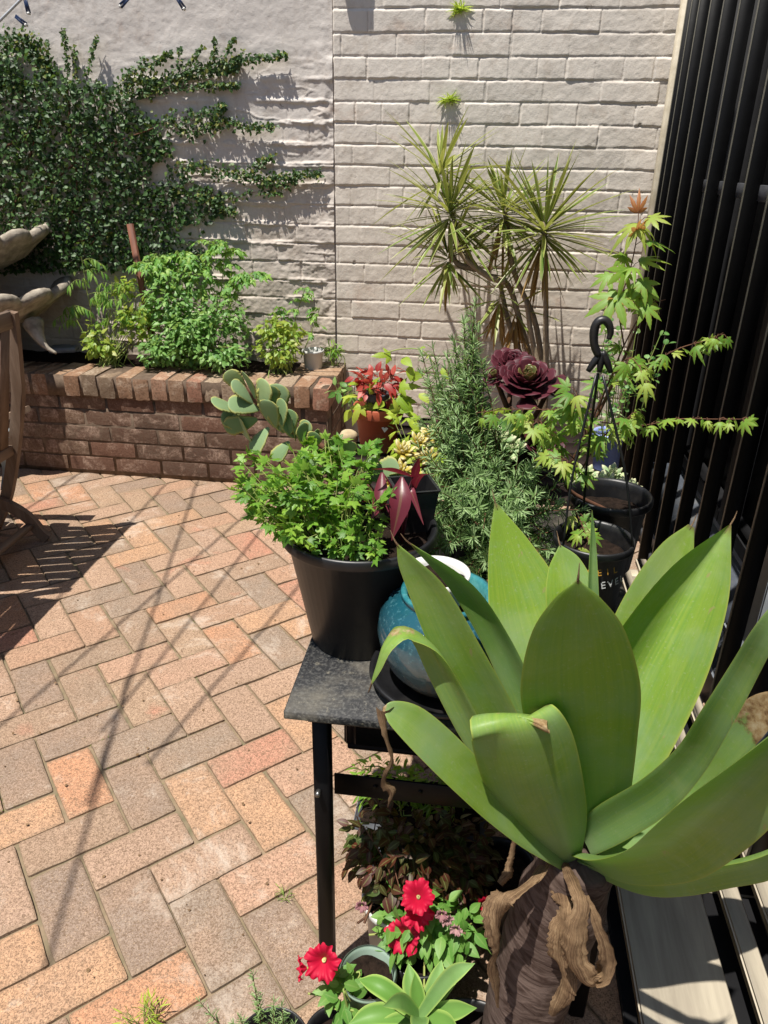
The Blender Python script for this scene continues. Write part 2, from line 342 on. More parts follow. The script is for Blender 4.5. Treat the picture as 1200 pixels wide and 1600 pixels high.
M['cloth'] = simple('cushion_cloth', 'aebfca', .9, .2, 'd4dad8', 30, .3)
M['ground'] = simple('ground_soil', '7c6a58', .95, .2, '6a5a4a', 4)
def mat_granite():
    m = Mt("speckled_tabletop"); co = m.co(); n1 = m.noise(co, 160, 4, .75); n2 = m.noise(co, 12, 6, .7)
    c = m.mix(m.ramp(n1, [(.48, 0.), (.62, 1.)]), '161618', '4a4946'); c = m.mix(m.ramp(n2, [(.45, 0.), (.7, .55)]), c, '7b7466')
    c = m.mix(m.ramp(m.noise(co, 50, 4, .7), [(.6, 0.), (.7, .4)]), c, '9a927e')
    m.fin(c, m.ramp(n2, [(.3, .35), (.7, .7)]), .4); m.bump(n1, .3, .001); return m.m
M['granite'] = mat_granite()
def mat_glaze():
    m = Mt("teal_glaze"); co = m.co(); geo = m.n("ShaderNodeTexCoord"); t, u, v, al = m.dat()
    n = m.noise(m.co(sc=(1, 1, .5)), 26, 5, .6, .8)
    k = m.math('ADD', v, m.math('MULTIPLY', m.math('SUBTRACT', n, .5), .35))
    c = m.ramp(k, [(0, '4c443c'), (.12, '7d6e5a'), (.26, '4f6468'), (.42, '1c4450'), (.6, '184c58'), (.78, '205e68'), (.9, '387c80'), (1, '5c9c9a')])
    f = m.noise(co, 150, 4, .7); c = m.mix(m.ramp(f, [(.55, 0.), (.72, .35)]), c, '6fa4aa')
    m.fin(c, .16, .6, .6); m.bump(f, .15, .001); return m.m
M['glaze'] = mat_glaze()
def mat_agave():
    m = Mt("agave_leaf"); t, u, v, al = m.dat(); co = m.co()
    e = m.math('ABSOLUTE', m.math('SUBTRACT', u, .5))
    cb = m.n("ShaderNodeCombineXYZ"); m.l(m.math('MULTIPLY', u, 26.), cb.inputs[0]); m.l(m.math('MULTIPLY', v, 1.3), cb.inputs[1]); m.l(m.math('MULTIPLY', t, 9.), cb.inputs[2])
    st = m.noise(cb.outputs[0], 1.6, 5, .6)
    c = m.mix(t, '8aac38', '74a060'); c = m.mix(m.ramp(st, [(.35, 0.), (.7, .55)]), c, 'aec24c')
    c = m.mix(m.ramp(v, [(0., .5), (.35, 0.)]), c, 'a4c28c')
    c = m.mix(m.ramp(m.noise(co, 7, 5, .7, .8), [(.46, 0.), (.70, .4)]), c, 'bccc94')
    c = m.mix(m.ramp(m.noise(co, 210, 3, .6), [(.60, 0.), (.72, .35)]), c, 'c0c8a0')
    c = m.mix(m.math('MULTIPLY', m.ramp(v, [(.965, 0.), (.995, 1.)]), .8), c, '7a5a38')
    c = m.mix(m.ramp(m.noise(co, 14, 4, .6), [(.42, 0.), (.7, .5)]), c, '90b084')
    c = m.mix(m.ramp(m.noise(m.co(sc=(1, 1, .25)), 55, 3, .6), [(.69, 0.), (.72, .7)]), c, 'b0a070')
    c = m.mix(m.ramp(e, [(.475, 0.), (.5, .9)]), c, 'b8c05c')
    c = m.mix(m.ramp(m.noise(co, 60, 3, .6), [(.68, 0.), (.75, .4)]), c, 'a8a860')
    k = m.math('ADD', al, m.math('MULTIPLY', m.math('SUBTRACT', m.noise(co, 45, 5, .7), .5), .8))
    dry = m.ramp(m.noise(co, 70, 5, .7), [(.35, '6e4a30'), (.5, 'b79a6e'), (.7, 'd9c6a0')])
    msk = m.ramp(k, [(.5, 0.), (.62, 1.)]); c2 = m.mix(msk, c, dry)
    rough = m.mix(msk, m.ramp(st, [(.3, .34), (.7, .46)]), .8); m.fin(c2, rough, .28)
    m.bump(m.mix(.4, st, m.noise(co, 120, 3)), .12, .002)
    tc = m.mix(msk, m.mix(.8, c, '8cb80c'), '8a6a40'); m.translucent(tc, .48); return m.m
M['agave'] = mat_agave()
def mat_dry():
    m = Mt("dry_leaf"); t, u, v, al = m.dat(); cb = m.n("ShaderNodeCombineXYZ"); m.l(m.math('MULTIPLY', u, 22.), cb.inputs[0]); m.l(m.math('MULTIPLY', v, 2.), cb.inputs[1])
    n = m.noise(cb.outputs[0], 1.5, 6, .7); n2 = m.noise(m.co(), 30, 5, .7)
    c = m.ramp(m.mix(.35, n, n2), [(.34, '3c2c22'), (.45, '6e5640'), (.56, 'a08464'), (.68, 'ccb490')]); m.fin(c, .8, .2); m.bump(n, .8, .004)
    m.translucent(c, .2); return m.m
M['dry'] = mat_dry()
def mat_trunk(name, a, b, sc):
    m = Mt(name); t, u, v, al = m.dat(); cb = m.n("ShaderNodeCombineXYZ"); m.l(m.math('MULTIPLY', u, 5.), cb.inputs[0]); m.l(m.math('MULTIPLY', v, sc), cb.inputs[1])
    n = m.noise(cb.outputs[0], 1.6, 5, .6, 1.2); n2 = m.noise(m.co(), 30, 6, .7)
    c = m.mix(m.ramp(n, [(.38, 0.), (.62, 1.)]), a, b); c = m.mix(m.math('MULTIPLY', n2, .6), c, a)
    m.fin(c, .85, .2); m.bump(m.mix(.35, n, n2), .8, .005); return m.m
M['trunk'] = mat_trunk('scarred_trunk', '3a2c26', '6e5e56', 22)
M['cane'] = mat_trunk('ringed_cane', '84745f', 'a4967f', 40)
M['stem_g'] = simple('green_stem', '7a9448', .6, .3, '8f8c50', 30)
M['stem_b'] = simple('brown_stem', '6a4a38', .8, .2, '4c3428', 40, .3)
M['l_ivy'] = leafmat('ivy_leaf', ['22381c', '2e4a24', '3b5c2c', '4a6c34', '86843c'], '7f9c38', .25, .5, vein=.1)
M['l_parsley'] = leafmat('parsley_leaf', ['426f20', '558424', '6f9c30', '8cae40'], 'b8e040', .4, .45, vein=.3)
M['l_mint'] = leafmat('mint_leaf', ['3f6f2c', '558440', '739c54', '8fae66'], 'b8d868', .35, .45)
M['l_tomato'] = leafmat('tomato_leaf', ['4c8038', '66993f', '84ae50', '9cba58'], 'c8e868', .4, .5)
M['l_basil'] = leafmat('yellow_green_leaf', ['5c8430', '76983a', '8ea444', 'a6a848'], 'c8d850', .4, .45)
M['l_rosemary'] = leafmat('rosemary_needle', ['3c5630', '5a7a44', '78985a', '98b07c'], 'a8c870', .26, .5, vein=.35)
M['l_maple'] = leafmat('maple_leaf', ['4f7c2c', '6a9434', '88a840', 'a4b050'], 'd0e848', .42, .5, edge='90803c', vein=.2)
M['l_maple_young'] = leafmat('young_maple_leaf', ['b06a40', 'a87c48', 'a89848'], 'e8b060', .45, .5)
M['l_drac'] = leafmat('striped_strap_leaf', ['53702c', '76883c', '9a9c50'], 'd0d060', .28, .4, edge='d6cc98', vein=.0)
M['l_drydrac'] = leafmat('dead_strap_leaf', ['8a6c3c', 'a0804c', '6a5030'], 'c8a860', .2, .7, vein=0)
M['l_purple'] = leafmat('purple_leaf', ['5c1f2c', '6f2c38', '8a4450'], 'c03848', .25, .35, vein=.12)
M['l_aeon'] = leafmat('aeonium_leaf', ['3a141c', '4c1c26', '5c2a34'], 'a03838', .18, .5, vein=0, edge='7a3440')
M['l_aeonc'] = leafmat('aeonium_heart_leaf', ['6a7040', '7a6a40'], 'b0b040', .12, .3, vein=0, edge='7a3038')
M['l_succ'] = leafmat('pale_succulent_leaf', ['9ab078', 'b4c490', '8caa80'], 'd8e090', .15, .4, vein=0, tip='c8c4a0')
M['l_succy'] = leafmat('golden_succulent_leaf', ['b8a848', 'c8b858', 'b09840'], 'f0e080', .2, .4, vein=0, tip='d0c8a0')
M['l_flap'] = leafmat('scalloped_succulent_leaf', ['6f8c5c', '80986c', '94ac84', 'a0b070'], 'c0cc58', .2, .6, vein=0, edge='c0b460')
M['l_coleus'] = leafmat('red_leaf', ['8c2426', 'a03430', 'b8584a'], 'e06048', .3, .45, vein=.1)
M['l_coleus2'] = leafmat('dusky_coleus_leaf', ['36451c', '465822', '451e1a', '552818'], '708028', .3, .5)
M['l_vine'] = leafmat('lime_vine_leaf', ['86a830', 'a0b83a', 'b0c048'], 'e0f060', .45, .5)
M['l_petleaf'] = leafmat('petunia_leaf', ['4c7a30', '5f8f3c', '78a04c'], 'a8d050', .35, .5)
M['l_agsmall'] = leafmat('young_agave_leaf', ['64903c', '749c4c', '84a868'], 'a8d050', .3, .5, edge='b8d070', vein=0)
M['petal'] = leafmat('red_petal', ['b0042c', 'c00c38', 'cc1844'], 'f02050', .35, .6, vein=.0)
M['petal_dead'] = leafmat('faded_petal', ['9a6a70', 'b08888'], 'd0a0a0', .3, .8, vein=0)
M['throat'] = simple('flower_throat', 'c8c080', .6, .3, '403018', 60)
M['rock'] = simple('sandstone', 'b8a888', .9, .2, '8a7a60', 18, .7, .01)
# ================================================================ SETTING
WY = 3.75
def rock_tpl(nx, ny, nz, seed, rnd=.08, amp=.02):
    """rounded rough brick in a unit cube (-.5...5); returns verts in unit space and faces"""
    V, Fs, n = [], [], 0
    def face(ax, sgn, a, b):
        nonlocal n
        u, v = np.meshgrid(np.linspace(-.5, .5, a), np.linspace(-.5, .5, b), indexing='ij')
        p = np.zeros((a, b, 3)); o = [i for i in range(3) if i != ax]; p[..., ax] = .5*sgn; p[..., o[0]] = u; p[..., o[1]] = v
        V.append(p.reshape(-1, 3)); g = grid_faces(a, b)+n
        if (sgn > 0) == (ax == 1): g = g[:, ::-1]
        Fs.append(g); n += a*b
    for s in (-1, 1): face(0, s, ny, nz); face(1, s, nx, nz); face(2, s, nx, ny)
    return np.concatenate(V), [np.concatenate(Fs)]
def add_block(mb, tp, c, size, rz=0., rnd=.006, amp=.002, tint=None, tilt=(0, 0)):
    V, Fs = tp; sz = A(*size); p = V*sz; h = sz/2-rnd; q = np.clip(p, -h, h); d = p-q; l = np.linalg.norm(d, axis=1, keepdims=True)
    p = np.where(l > 1e-9, q+d/np.maximum(l, 1e-9)*rnd, p)
    s = rng.random()*50; k = 22
    nn = np.stack([fbm(p[:, 1]*k+s, p[:, 2]*k+p[:, 0]*k*.7, 1), fbm(p[:, 0]*k+s, p[:, 2]*k+p[:, 1]*.6*k, 2), fbm(p[:, 0]*k+s, p[:, 1]*k+p[:, 2]*k*.5, 3)], -1)
    p = p+nn*amp*2; p[:, 2] += p[:, 0]*tilt[0]+p[:, 1]*tilt[1]
    co, si = math.cos(rz), math.sin(rz); x = p[:, 0]*co-p[:, 1]*si; y = p[:, 0]*si+p[:, 1]*co
    dt = np.zeros((len(V), 4)); ed = np.minimum(sz[0]*(.5-np.abs(V[:, 0])), sz[1]*(.5-np.abs(V[:, 1]))); dt[:, 1] = 1-sstep(.0, .012, ed+.006*nn[:, 0]); mb.add(np.stack([x, y, p[:, 2]], -1)+A(*c), Fs, dt, rng.random() if tint is None else tint)
# ---- far ground, sand bed and pavers
g = MB(); g.add([[-30, -30, -.06], [30, -30, -.06], [30, 30, -.06], [-30, 30, -.06]], [[0, 1, 2, 3]]); tag(g.build('ground', M['ground']), kind='structure')
g = MB(); nx, ny = 260, 300; X, Y = np.meshgrid(np.linspace(-3.3, 1.0, nx), np.linspace(-1.2, WY+.02, ny), indexing='ij')
Z = -.008+.003*fbm(X*14, Y*14, 4)+.0015*fbm(X*60, Y*60, 5); g.add(np.stack([X, Y, Z], -1).reshape(-1, 3), [grid_faces(nx, ny)])
tag(g.build('sand_bed', M['sand']), kind='structure')
g = MB(); W = .1165; th = dg(42.5); o0 = onZ(375, 1432, 0)[:2]; eu = A(math.cos(th), math.sin(th)); ev = A(-math.sin(th), math.cos(th))
tp = rock_tpl(25, 15, 3, 0)
for i in range(-60, 60):
    for j in range(-60, 60):
        s = (i+j) % 4
        if s not in (0, 2): continue
        L = (2, 1) if s == 0 else (1, 2); c = o0+eu*(i+L[0]/2)*W+ev*(j+L[1]/2)*W
        if not (-3.25 < c[0] < .95 and -.9 < c[1] < WY-.03): continue
        d0 = math.hypot(c[0], c[1]-.9); gap = .001+.002*rng.random()
        t = tp if d0 < 2.3 else None
        if t is None: t = tp2 if 'tp2' in globals() else globals().setdefault('tp2', rock_tpl(7, 5, 3, 0))
        sz = (L[0]*W-gap, L[1]*W-gap, .05); lv = .0035*(rng.random()-.5)
        add_block(g, t, (c[0]+rng.normal()*.0012, c[1]+rng.normal()*.0012, -.025+lv), sz, th+rng.normal()*.006, .006+.004*rng.random(), .0018, None, (rng.normal()*.006, rng.normal()*.006))
tag(g.build('paving', M['paver']), kind='structure')
# ---- back wall, brick part
def brick_uv(X, Z):
    zz = (Z-1.856)/.0867+.10*fbm(X*2.2, Z*2.2, 7)+.05*fbm(X*11, Z*6, 17); k = np.floor(zz); fz = zz-k; odd = (k % 2)
    bx = (X-np.where(odd == 1, .122, 0.)+.10*(hash2(k, k*0, 3)-.5))/.2445; bx = bx+.06*fbm(bx*0+np.floor(bx)*3.7, k*5.1, 19); bi = np.floor(bx)
    hd = hash2(bi, k, 41) > .86; fx = bx-bi; fx2 = np.where(hd, (fx*2) % 1, fx); bi2 = np.where(hd, bi+np.floor(fx*2)*.5, bi); return k, fz, bi2, fx2, np.where(hd, .122, .2445)
def brick_height(X, Z):
    k, fz, bi, fx, ln = brick_uv(X, Z)
    dz = np.minimum(fz, 1-fz)*.0867; dx = np.minimum(fx, 1-fx)*ln
    hf = sstep(-.22, .12, fbm(X*6+k*3, Z*2, 23)); vf = .25+.75*(hash2(bi, k, 44) > .45)
    ez = sstep(.0, .0075, dz+.007*fbm(X*34, Z*34, 12)); ex = sstep(.0, .006, dx+.006*fbm(X*34, Z*34, 15))
    e = 1-np.maximum((1-ez)*(.45+.55*hf), (1-ex)*vf)
    off = (hash2(bi, k, 5)-.5)*.0042; tilt = (hash2(bi, k, 6)-.5)*.06*(fz-.5)*.0867+(hash2(bi, k, 8)-.5)*.03*(fx-.5)*ln
    hole = sstep(.39, .43, fbm(X*16, Z*24, 61)+.10*(1-e))
    return e*.0055+off*e+tilt*e+.0038*fbm(X*16, Z*16, 13)+.0013*fbm(X*75, Z*75, 14, 3)-.010*hole+.0022*sstep(.1, .3, fbm(X*9, Z*9, 62))*fbm(X*40, Z*40, 63)
g = MB(); x0, x1, z1 = -.722, .80, 2.75; nx, nz = 430, 700
X, Z = np.meshgrid(np.linspace(x0, x1, nx), np.linspace(0, z1, nz), indexing='ij'); H = brick_height(X, Z)-.014*(X < x0+.0065)
g.add(np.stack([X, WY-H, Z], -1).reshape(-1, 3), [grid_faces(nx, nz)]); 
g.add([[x0, WY+.001, z1], [x1, WY+.001, z1], [x1, WY+.2, z1], [x0, WY+.2, z1]], [[0, 1, 2, 3]])
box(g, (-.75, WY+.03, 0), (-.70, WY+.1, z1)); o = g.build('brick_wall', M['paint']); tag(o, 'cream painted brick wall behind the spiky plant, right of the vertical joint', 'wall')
# ---- back wall, rendered part
g = MB(); x0, x1 = -3.2, -.724; nx, nz = 560, 700
X, Z = np.meshgrid(np.linspace(x0, x1, nx), np.linspace(0, z1, nz), indexing='ij')
low = sstep(1.75, 1.0, Z+.5*fbm(X*2.2, Z*2.2, 31)-.25*sstep(-1.3, -.75, X)); Bk = brick_height(X+.07, Z)
rid = np.abs(fbm(X*3+2*fbm(X*2, Z*2, 41), Z*9, 40)); led = sstep(.03, .0, rid)*sstep(2.0, 1.5, Z)
k_, fz_, _, _, _ = brick_uv(X+.07, Z); dd_ = np.minimum(fz_, 1-fz_)*.0867
blob = (.011*sstep(.016, -.002, dd_+.020*fbm(X*18, Z*26, 81))*sstep(-.02, .16, fbm(X*4.5, Z*2.5, 82)+.10*sstep(-1.4, -.8, X)))*sstep(1.95, 1.6, Z+.4*fbm(X*2, Z*2, 83))+.009*np.maximum(0, fbm(X*24, Z*30, 84, 5))*sstep(-1.15, -.75, X)*sstep(2., 1.5, Z)
H = .008*fbm(X*3.5, Z*5, 33)+.0045*fbm(X*14, Z*18, 34)+.0014*fbm(X*60, Z*60, 35, 3)*(1+1.5*low)+low*(Bk*1.5-.004)+.004*led*sstep(-.12, .15, fbm(X*3, Z*3, 44))+blob+.012*sstep(-.86, -.735, X)*sstep(-.1, .25, fbm(X*9, Z*9, 43))*sstep(2.1, 1.7, Z)
g.add(np.stack([X, WY+.006-H, Z], -1).reshape(-1, 3), [grid_faces(nx, nz)]); g.add([[x0, WY+.03, z1], [x1, WY+.03, z1], [x1, WY+.2, z1], [x0, WY+.2, z1]], [[0, 1, 2, 3]])
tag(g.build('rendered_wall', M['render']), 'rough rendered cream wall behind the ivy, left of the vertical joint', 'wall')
g = MB(); nx, nz = 200, 120; Y, Z = np.meshgrid(np.linspace(-1.2, WY+.2, nx), np.linspace(0, 2.3, nz), indexing='ij')
g.add(np.stack([-3.2+.012*fbm(Y*4, Z*5, 50), Y, Z], -1).reshape(-1, 3), [grid_faces(nx, nz)]); tag(g.build('side_wall', M['render']), 'rendered cream boundary wall at the far left side', 'wall')
# ---- unseen box added above the frame to shade the wall beside the joint
o = thing('shade_box', 'unseen cream box added high on the brick wall to shade it by the joint', 'shade box', (-.66, WY, 2.33)); g = MB(); box(g, (-.705, WY-.085, 2.24), (-.60, WY+.01, 2.5), .006); g.build('box_body', M['cream'], o)
g = MB(); box(g, (-.700, WY-.09, 2.25), (-.605, WY-.0855, 2.49), .002); g.build('box_front', M['cream'], o)
# ---- house wall with window
hx = lambda Y: .74-.033*(3.75-Y)                     # the bar plane leans a little off square
h = thing('house_wall', 'black painted house wall with tall dark window behind black bars', 'house wall', (1.0, 1.5, 0))
g = MB(); box(g, (1.02, -1.2, 0), (1.2, 1.0, 2.75)); box(g, (.802, 3.625, 0), (1.2, 3.95, 2.75)); box(g, (1.02, 1.0, 2.4), (1.2, 3.62, 2.75)); g.build('wall', M['dark'], h)
g = MB(); box(g, (1.06, 1.0, .12), (1.07, 3.62, 2.4)); g.build('window_pane', M['glass'], h)
g = MB()
for Y in (1.02, 1.92, 2.75, 3.56): box(g, (.985, Y, .17), (1.055, Y+.06, 2.39), .004)
box(g, (.985, 1.081, .17), (1.055, 1.919, .23), .004); box(g, (.985, 1.981, .17), (1.055, 2.749, .23), .004); box(g, (.985, 2.811, .17), (1.055, 3.559, .23), .004); g.build('window_frame', M['dark'], h)
g = MB(); box(g, (.86, 1.95, .145), (.97, 2.09, 1.06), .004); box(g, (.83, 1.93, .12), (.97, 2.11, .144), .004); g.build('grey_jamb', M['sash'], h)
g = MB(); box(g, (.74, -1., .0), (1.02, 3.60, .115), .006)
g.build('sill_step', M['tile'], h)
g = MB(); beam(g, (.735, 3.69, .02), (.735, 3.69, 2.75), .052, .05, (0, 1, 0)); tag(g.build('corner_post', M['cream']), 'cream painted timber post where the brick wall meets the window bars', 'post')
# bars
sg = thing('security_grille', 'black steel security bars standing before the house window', 'window bars', (.7, 2.5, 0))
YB = [3.60, 3.50, 3.342, 3.135, 2.93, 2.705, 2.488, 2.26, 2.04, 1.83, 1.62, 1.41, 1.20, .99]
for Y in YB:
    g = MB(); x = hx(Y); beam(g, (x, Y, .03), (x, Y, 2.7), .040, .012, (0, 1, 0)); beam(g, (x-.0205, Y, .03), (x-.0205, Y, 2.7), .0018, .0095, (0, 1, 0)); g.m[3][:] = 1; g.m[4][:] = 1; g.m[5][:] = 1; g.build('bar', [M['black_metal'], M['lit_edge']], sg)  # thin pale strip paints the sunlit edge onto each bar
for z, n in ((1.385, 'middle_rail'), (.045, 'bottom_rail')):
    g = MB(); beam(g, (hx(.9)+.022, .9, z), (hx(3.64)+.022, 3.64, z), .012, .04, (0, 0, 1)); g.build(n, M['grey_rail'], sg)
# cream slatted duckboard beside the step
sb = thing('slatted_duckboard', 'low cream painted timber slats lying beside the dark window step', 'duckboard', (.5, 1.2, 0))
for xa, xb in ((.365, .535), (.575, .615), (.65, .69)):
    g = MB(); box(g, (xa, .3, .07), (xb, 2.6, .092), .004); g.build('slat', M['board'], sb)
g = MB(); box(g, (.355, .25, -.004), (.715, 2.62, .012), .002); g.build('dark_base', M['dark'], sb)  # dark sheet added beneath so the gaps between slats look black
for Y in (.5, 1.2, 1.9, 2.5): g = MB(); box(g, (.37, Y, .0125), (.69, Y+.05, .0698), .003); g.build('cross_batten', M['cream'], sb)
# ---- brick planter
pl = thing('raised_brick_planter', 'raised red brick planter with upright brick coping against the rear wall', 'planter', (-1.9, 3.5, 0))
PT, PR = .508, -.66; g = MB(); tb = rock_tpl(9, 5, 5, 0)
for k in range(5):
    z = .018+k*.0795+.0375; off = 0 if k % 2 else .12
    x = PR-.012-off
    if off: add_block(g, tb, (PR-.012-.055, 3.255+.055, z), (.105, .11, .071), 0, .005, .003)
    while x > -3.1:
        add_block(g, tb, (x-.119, 3.255+.055+rng.normal()*.001, z), (.229, .11, .071), rng.normal()*.004, .005, .003); x -= .24
    y = 3.255+(.11+.012 if off else .12)
    while y < WY-.05:
        l = min(.229, WY-.006-y); add_block(g, tb, (PR-.012-.055, y+l/2, z), (.11, l-.004, .071), 0, .005, .003); y += .24
g.build('brick_face', M['brick'], pl)
g = MB(); box(g, (-3.1, 3.259, 0), (PR-.016, 3.36, PT-.105)); box(g, (PR-.118, 3.3602, 0), (PR-.0165, WY-.01, PT-.106)); g.build('mortar', M['mortar'], pl)
g = MB(); x = PR-.041
while x > -3.1:
    add_block(g, tb, (x, 3.235+.115+rng.normal()*.003, PT-.053+rng.normal()*.002), (.076, .225, .103), rng.normal()*.01, .007, .004, None, (0, rng.normal()*.01)); x -= .0855
y = 3.50
while y < WY-.03:
    add_block(g, tb, (PR-.115, y, PT-.053), (.225, .074, .103), rng.normal()*.01, .007, .004); y += .084
g.build('coping', M['coping'], pl)
g = MB(); box(g, (-3.1, 3.243, PT-.104), (PR-.008, 3.45, PT-.005)); box(g, (PR-.22, 3.451, PT-.104), (PR-.009, WY-.012, PT-.006)); g.build('coping_mortar', M['mortar'], pl)
g = MB(); nx, ny = 150, 30; X, Y = np.meshgrid(np.linspace(-3.1, PR-.2, nx), np.linspace(3.44, WY-.005, ny), indexing='ij')
g.add(np.stack([X, Y, PT-.022+.02*fbm(X*12, Y*12, 60)+.008*fbm(X*60, Y*60, 61)], -1).reshape(-1, 3), [grid_faces(nx, ny)]); g.build('planter_soil', M['soil'], pl)
# ---- fallen leaf litter and dirt crumbs on the paving
g = MB(); n = 260; P = np.stack([rng.uniform(-2.2, .3, n), rng.uniform(.6, 3.2, n), np.full(n, .004)], -1); inst(g, T_round, P, rdir(n, 0)*A(1, 1, .1), A(0, 0, 1)+rng.normal(size=(n, 3))*.3, rng.uniform(.003, .009, n))
tag(g.build('leaf_litter', M['dry']), kind='stuff')
g = MB(); n = 1500; kk = rng.integers(-24, 24, n); P = np.stack([rng.uniform(-1.2, .4, n), rng.uniform(.75, 2.4, n), np.full(n, -.003)], -1)
q = (P[:, :2]-o0); a_ = q@eu/W; b_ = q@ev/W; s = rng.random(n) < .5; a_ = np.where(s, np.round(a_), a_); b_ = np.where(s, b_, np.round(b_))
keep = fbm(a_*.35, b_*.35, 77) > .04; P[:, :2] = o0+(a_*W)[:, None]*eu+(b_*W)[:, None]*ev; P = P[keep]; n = len(P)
inst(g, T_needle, P, rdir(n, 1.), rdir(n, .2), rng.uniform(.004, .010, n)); tag(g.build('moss', M['l_basil']), kind='stuff')
# ================================================================ OBJECTS
TZ = .70
def pot_prof(r1, r0, h, lip=.008, lh=.02, th=.004):
    """outside up, over the rim, down the inside"""
    return [(0.001, 0), (r0*.96, 0), (r0, .003), (r1-lip-.002, h-lh-.002), (r1-.001, h-lh), (r1, h-lh+.003), (r1, h-.003), (r1-.002, h), (r1-lip*.6, h), (r1-lip-.001, h-.004), (r1-lip-.003, h-lh), (r0-.002, .01)]
def pot(name, label, c, r1, r0, h, mat, cat='pot', lip=.008, lh=.02, soil=.02, group=None, extra=None):
    o = thing(name, label, cat, c, group); g = MB(); lathe(g, pot_prof(r1, r0, h, lip, lh), c, 56); g.build('pot_body', mat, o)
    if soil is not None:
        g = MB(); rr = r1-lip-.004-(r1-r0)*(soil/h); disc(g, (c[0], c[1], c[2]+h-soil), rr, 32, 0, .006, rings=9); g.build('soil', M['soil'], o)
    if extra: extra(o)
    return o
# ---- table
tb_ = thing('patio_table', 'black metal patio table with chipped speckled top carrying the big pots', 'table', (.02, 1.25, 0))
A1, A2 = onZ(445, 1105, TZ), onZ(1047, 1180, TZ); Y0 = (A1[1]+A2[1])/2; XL, XR, Y1 = -.252, .315, 1.66
g = MB(); box(g, (XL, Y0, TZ-.015), (XR, Y1, TZ), .0015); g.build('tabletop', M['granite'], tb_)
g = MB()
for a, b in (((XL+.03, Y0+.04, TZ-.03), (XR-.03, Y0+.04, TZ-.03)), ((XL+.03, Y1-.04, TZ-.03), (XR-.03, Y1-.04, TZ-.03)), ((XL+.04, Y0+.06, TZ-.03), (XL+.04, Y1-.06, TZ-.03)), ((XR-.04, Y0+.06, TZ-.03), (XR-.04, Y1-.06, TZ-.03))): beam(g, a, b, .02, .028)
g.build('table_frame', M['black_metal'], tb_)
for x, y in ((XL+.045, Y0+.06), (XR-.045, Y0+.06), (XL+.045, Y1-.06), (XR-.045, Y1-.06)):
    g = MB(); beam(g, (x, y, 0), (x, y, TZ-.0155), .028, .028, (0, 1, 0)); lg = g.build('leg', M['black_metal'], tb_)
    if y < 1:
        g = MB(); tube(g, [(x-.005, y-.0145, .50), (x-.005, y-.026, .50)], .0045, 8); g.build('bolt', M['steel'], lg)
for y in (Y0+.08, Y1-.08):
    g = MB(); beam(g, (XL+.06, y, .485), (XR-.06, y, .485), .004, .045)
    for x in np.linspace(XL+.13, XR-.13, 5): tube(g, [(x, y-.004, .49), (x, y-.001, .49)], .004, 8)
    g.build('cross_rail', M['black_metal'], tb_)
# crate on rails
o = thing('shallow_crate', 'dark stained wooden tray slung on the rails beneath the speckled tabletop', 'tray', (.05, 1.2, .51)); g = MB()
box(g, (-.17, .99, .52), (.26, 1.005, .60), .006); box(g, (-.17, 1.42, .52), (.26, 1.435, .60), .006); box(g, (-.1855, .99, .52), (-.1705, 1.435, .60), .006); box(g, (.2605, .99, .52), (.275, 1.435, .60), .006); g.build('side_board', M['ply'], o)
g = MB(); box(g, (-.18, .995, .509), (.27, 1.43, .5195), .002); g.build('base_board', M['ply'], o)
# ---- rear stand
st = thing('low_plant_stand', 'dark slatted plant stand behind the speckled table near the brick wall', 'plant stand', (.1, 2.1, 0))
g = MB()
for y in np.arange(1.72, 2.3, .085): box(g, (-.34, y, TZ-.02), (.38, y+.07, TZ), .003)
g.build('slatted_top', M['ply'], st)
for x in (-.32, .33):
    for y in (1.76, 2.22): g = MB(); box(g, (x, y, 0), (x+.03, y+.03, TZ-.0205), .002); g.build('leg', M['ply'], st)
# ================= big black pot with parsley
PC = (-.172, 1.075, TZ)
def ring(o):
    g = MB(); lathe(g, [(.1225, .1755), (.1235, .1765), (.1225, .1775)], PC, 56); g.build('moulded_ring', M['black_plastic'], o)
pot('large_black_pot', 'large black plastic pot full of parsley on the table corner', PC, .1285, .082, .213, M['black_plastic'], lip=.009, lh=.018, soil=.022, extra=None)
rimz = TZ+.213
def herb(name, label, cat, base, n, tpl, mat, smat, spread, H, size, lean=(0, 0), nl=7, rad=.05, group=None, droop=.4, sr=.0012, seed=0, tint=None, hmin=.5):
    o = thing(name, label, cat, base, group); gs, gl = MB(), MB(); base = A(*base)
    for i in range(n):
        a = rng.random()*6.283; r = math.sqrt(rng.random()); b = base+A(math.cos(a)*r*rad, math.sin(a)*r*rad, 0); h = H*(hmin+(1-hmin)*rng.random())
        tip = b+A(math.cos(a)*r*spread+lean[0]*h, math.sin(a)*r*spread+lean[1]*h, h); mid = (b+tip)/2+A(*(rng.normal(size=3)*h*.06))+A(0, 0, h*.1)
        P = spline([b, mid, tip], 8); tube(gs, P, [sr, sr*.6], 4, rng.random(), False)
        for k in range(nl):
            t = .35+.65*(k+1)/nl; q = P[min(7, int(t*7))]; d = rdir(1, .2)[0]*A(1, 1, .5); d = unit(d+A(math.cos(a), math.sin(a), 0)*.5)
            e = q+d*size*rng.uniform(.4, 1.); tube(gs, [q, e], [sr*.5, sr*.3], 3, 0, False)
            inst(gl, tpl, e, d+A(0, 0, -droop*.3)+rng.normal(size=3)*.2, A(0, 0, 1)+rng.normal(size=3)*.45, size*rng.uniform(.7, 1.25), rng.random(1)*.999 if tint is None else tint)
        inst(gl, tpl, tip, unit(tip-mid)+rng.normal(size=3)*.4, A(0, -.3, 1)+rng.normal(size=3)*.4, size*rng.uniform(.8, 1.2))
    gs.build('stems', smat, o); gl.build('foliage', mat, o); return o
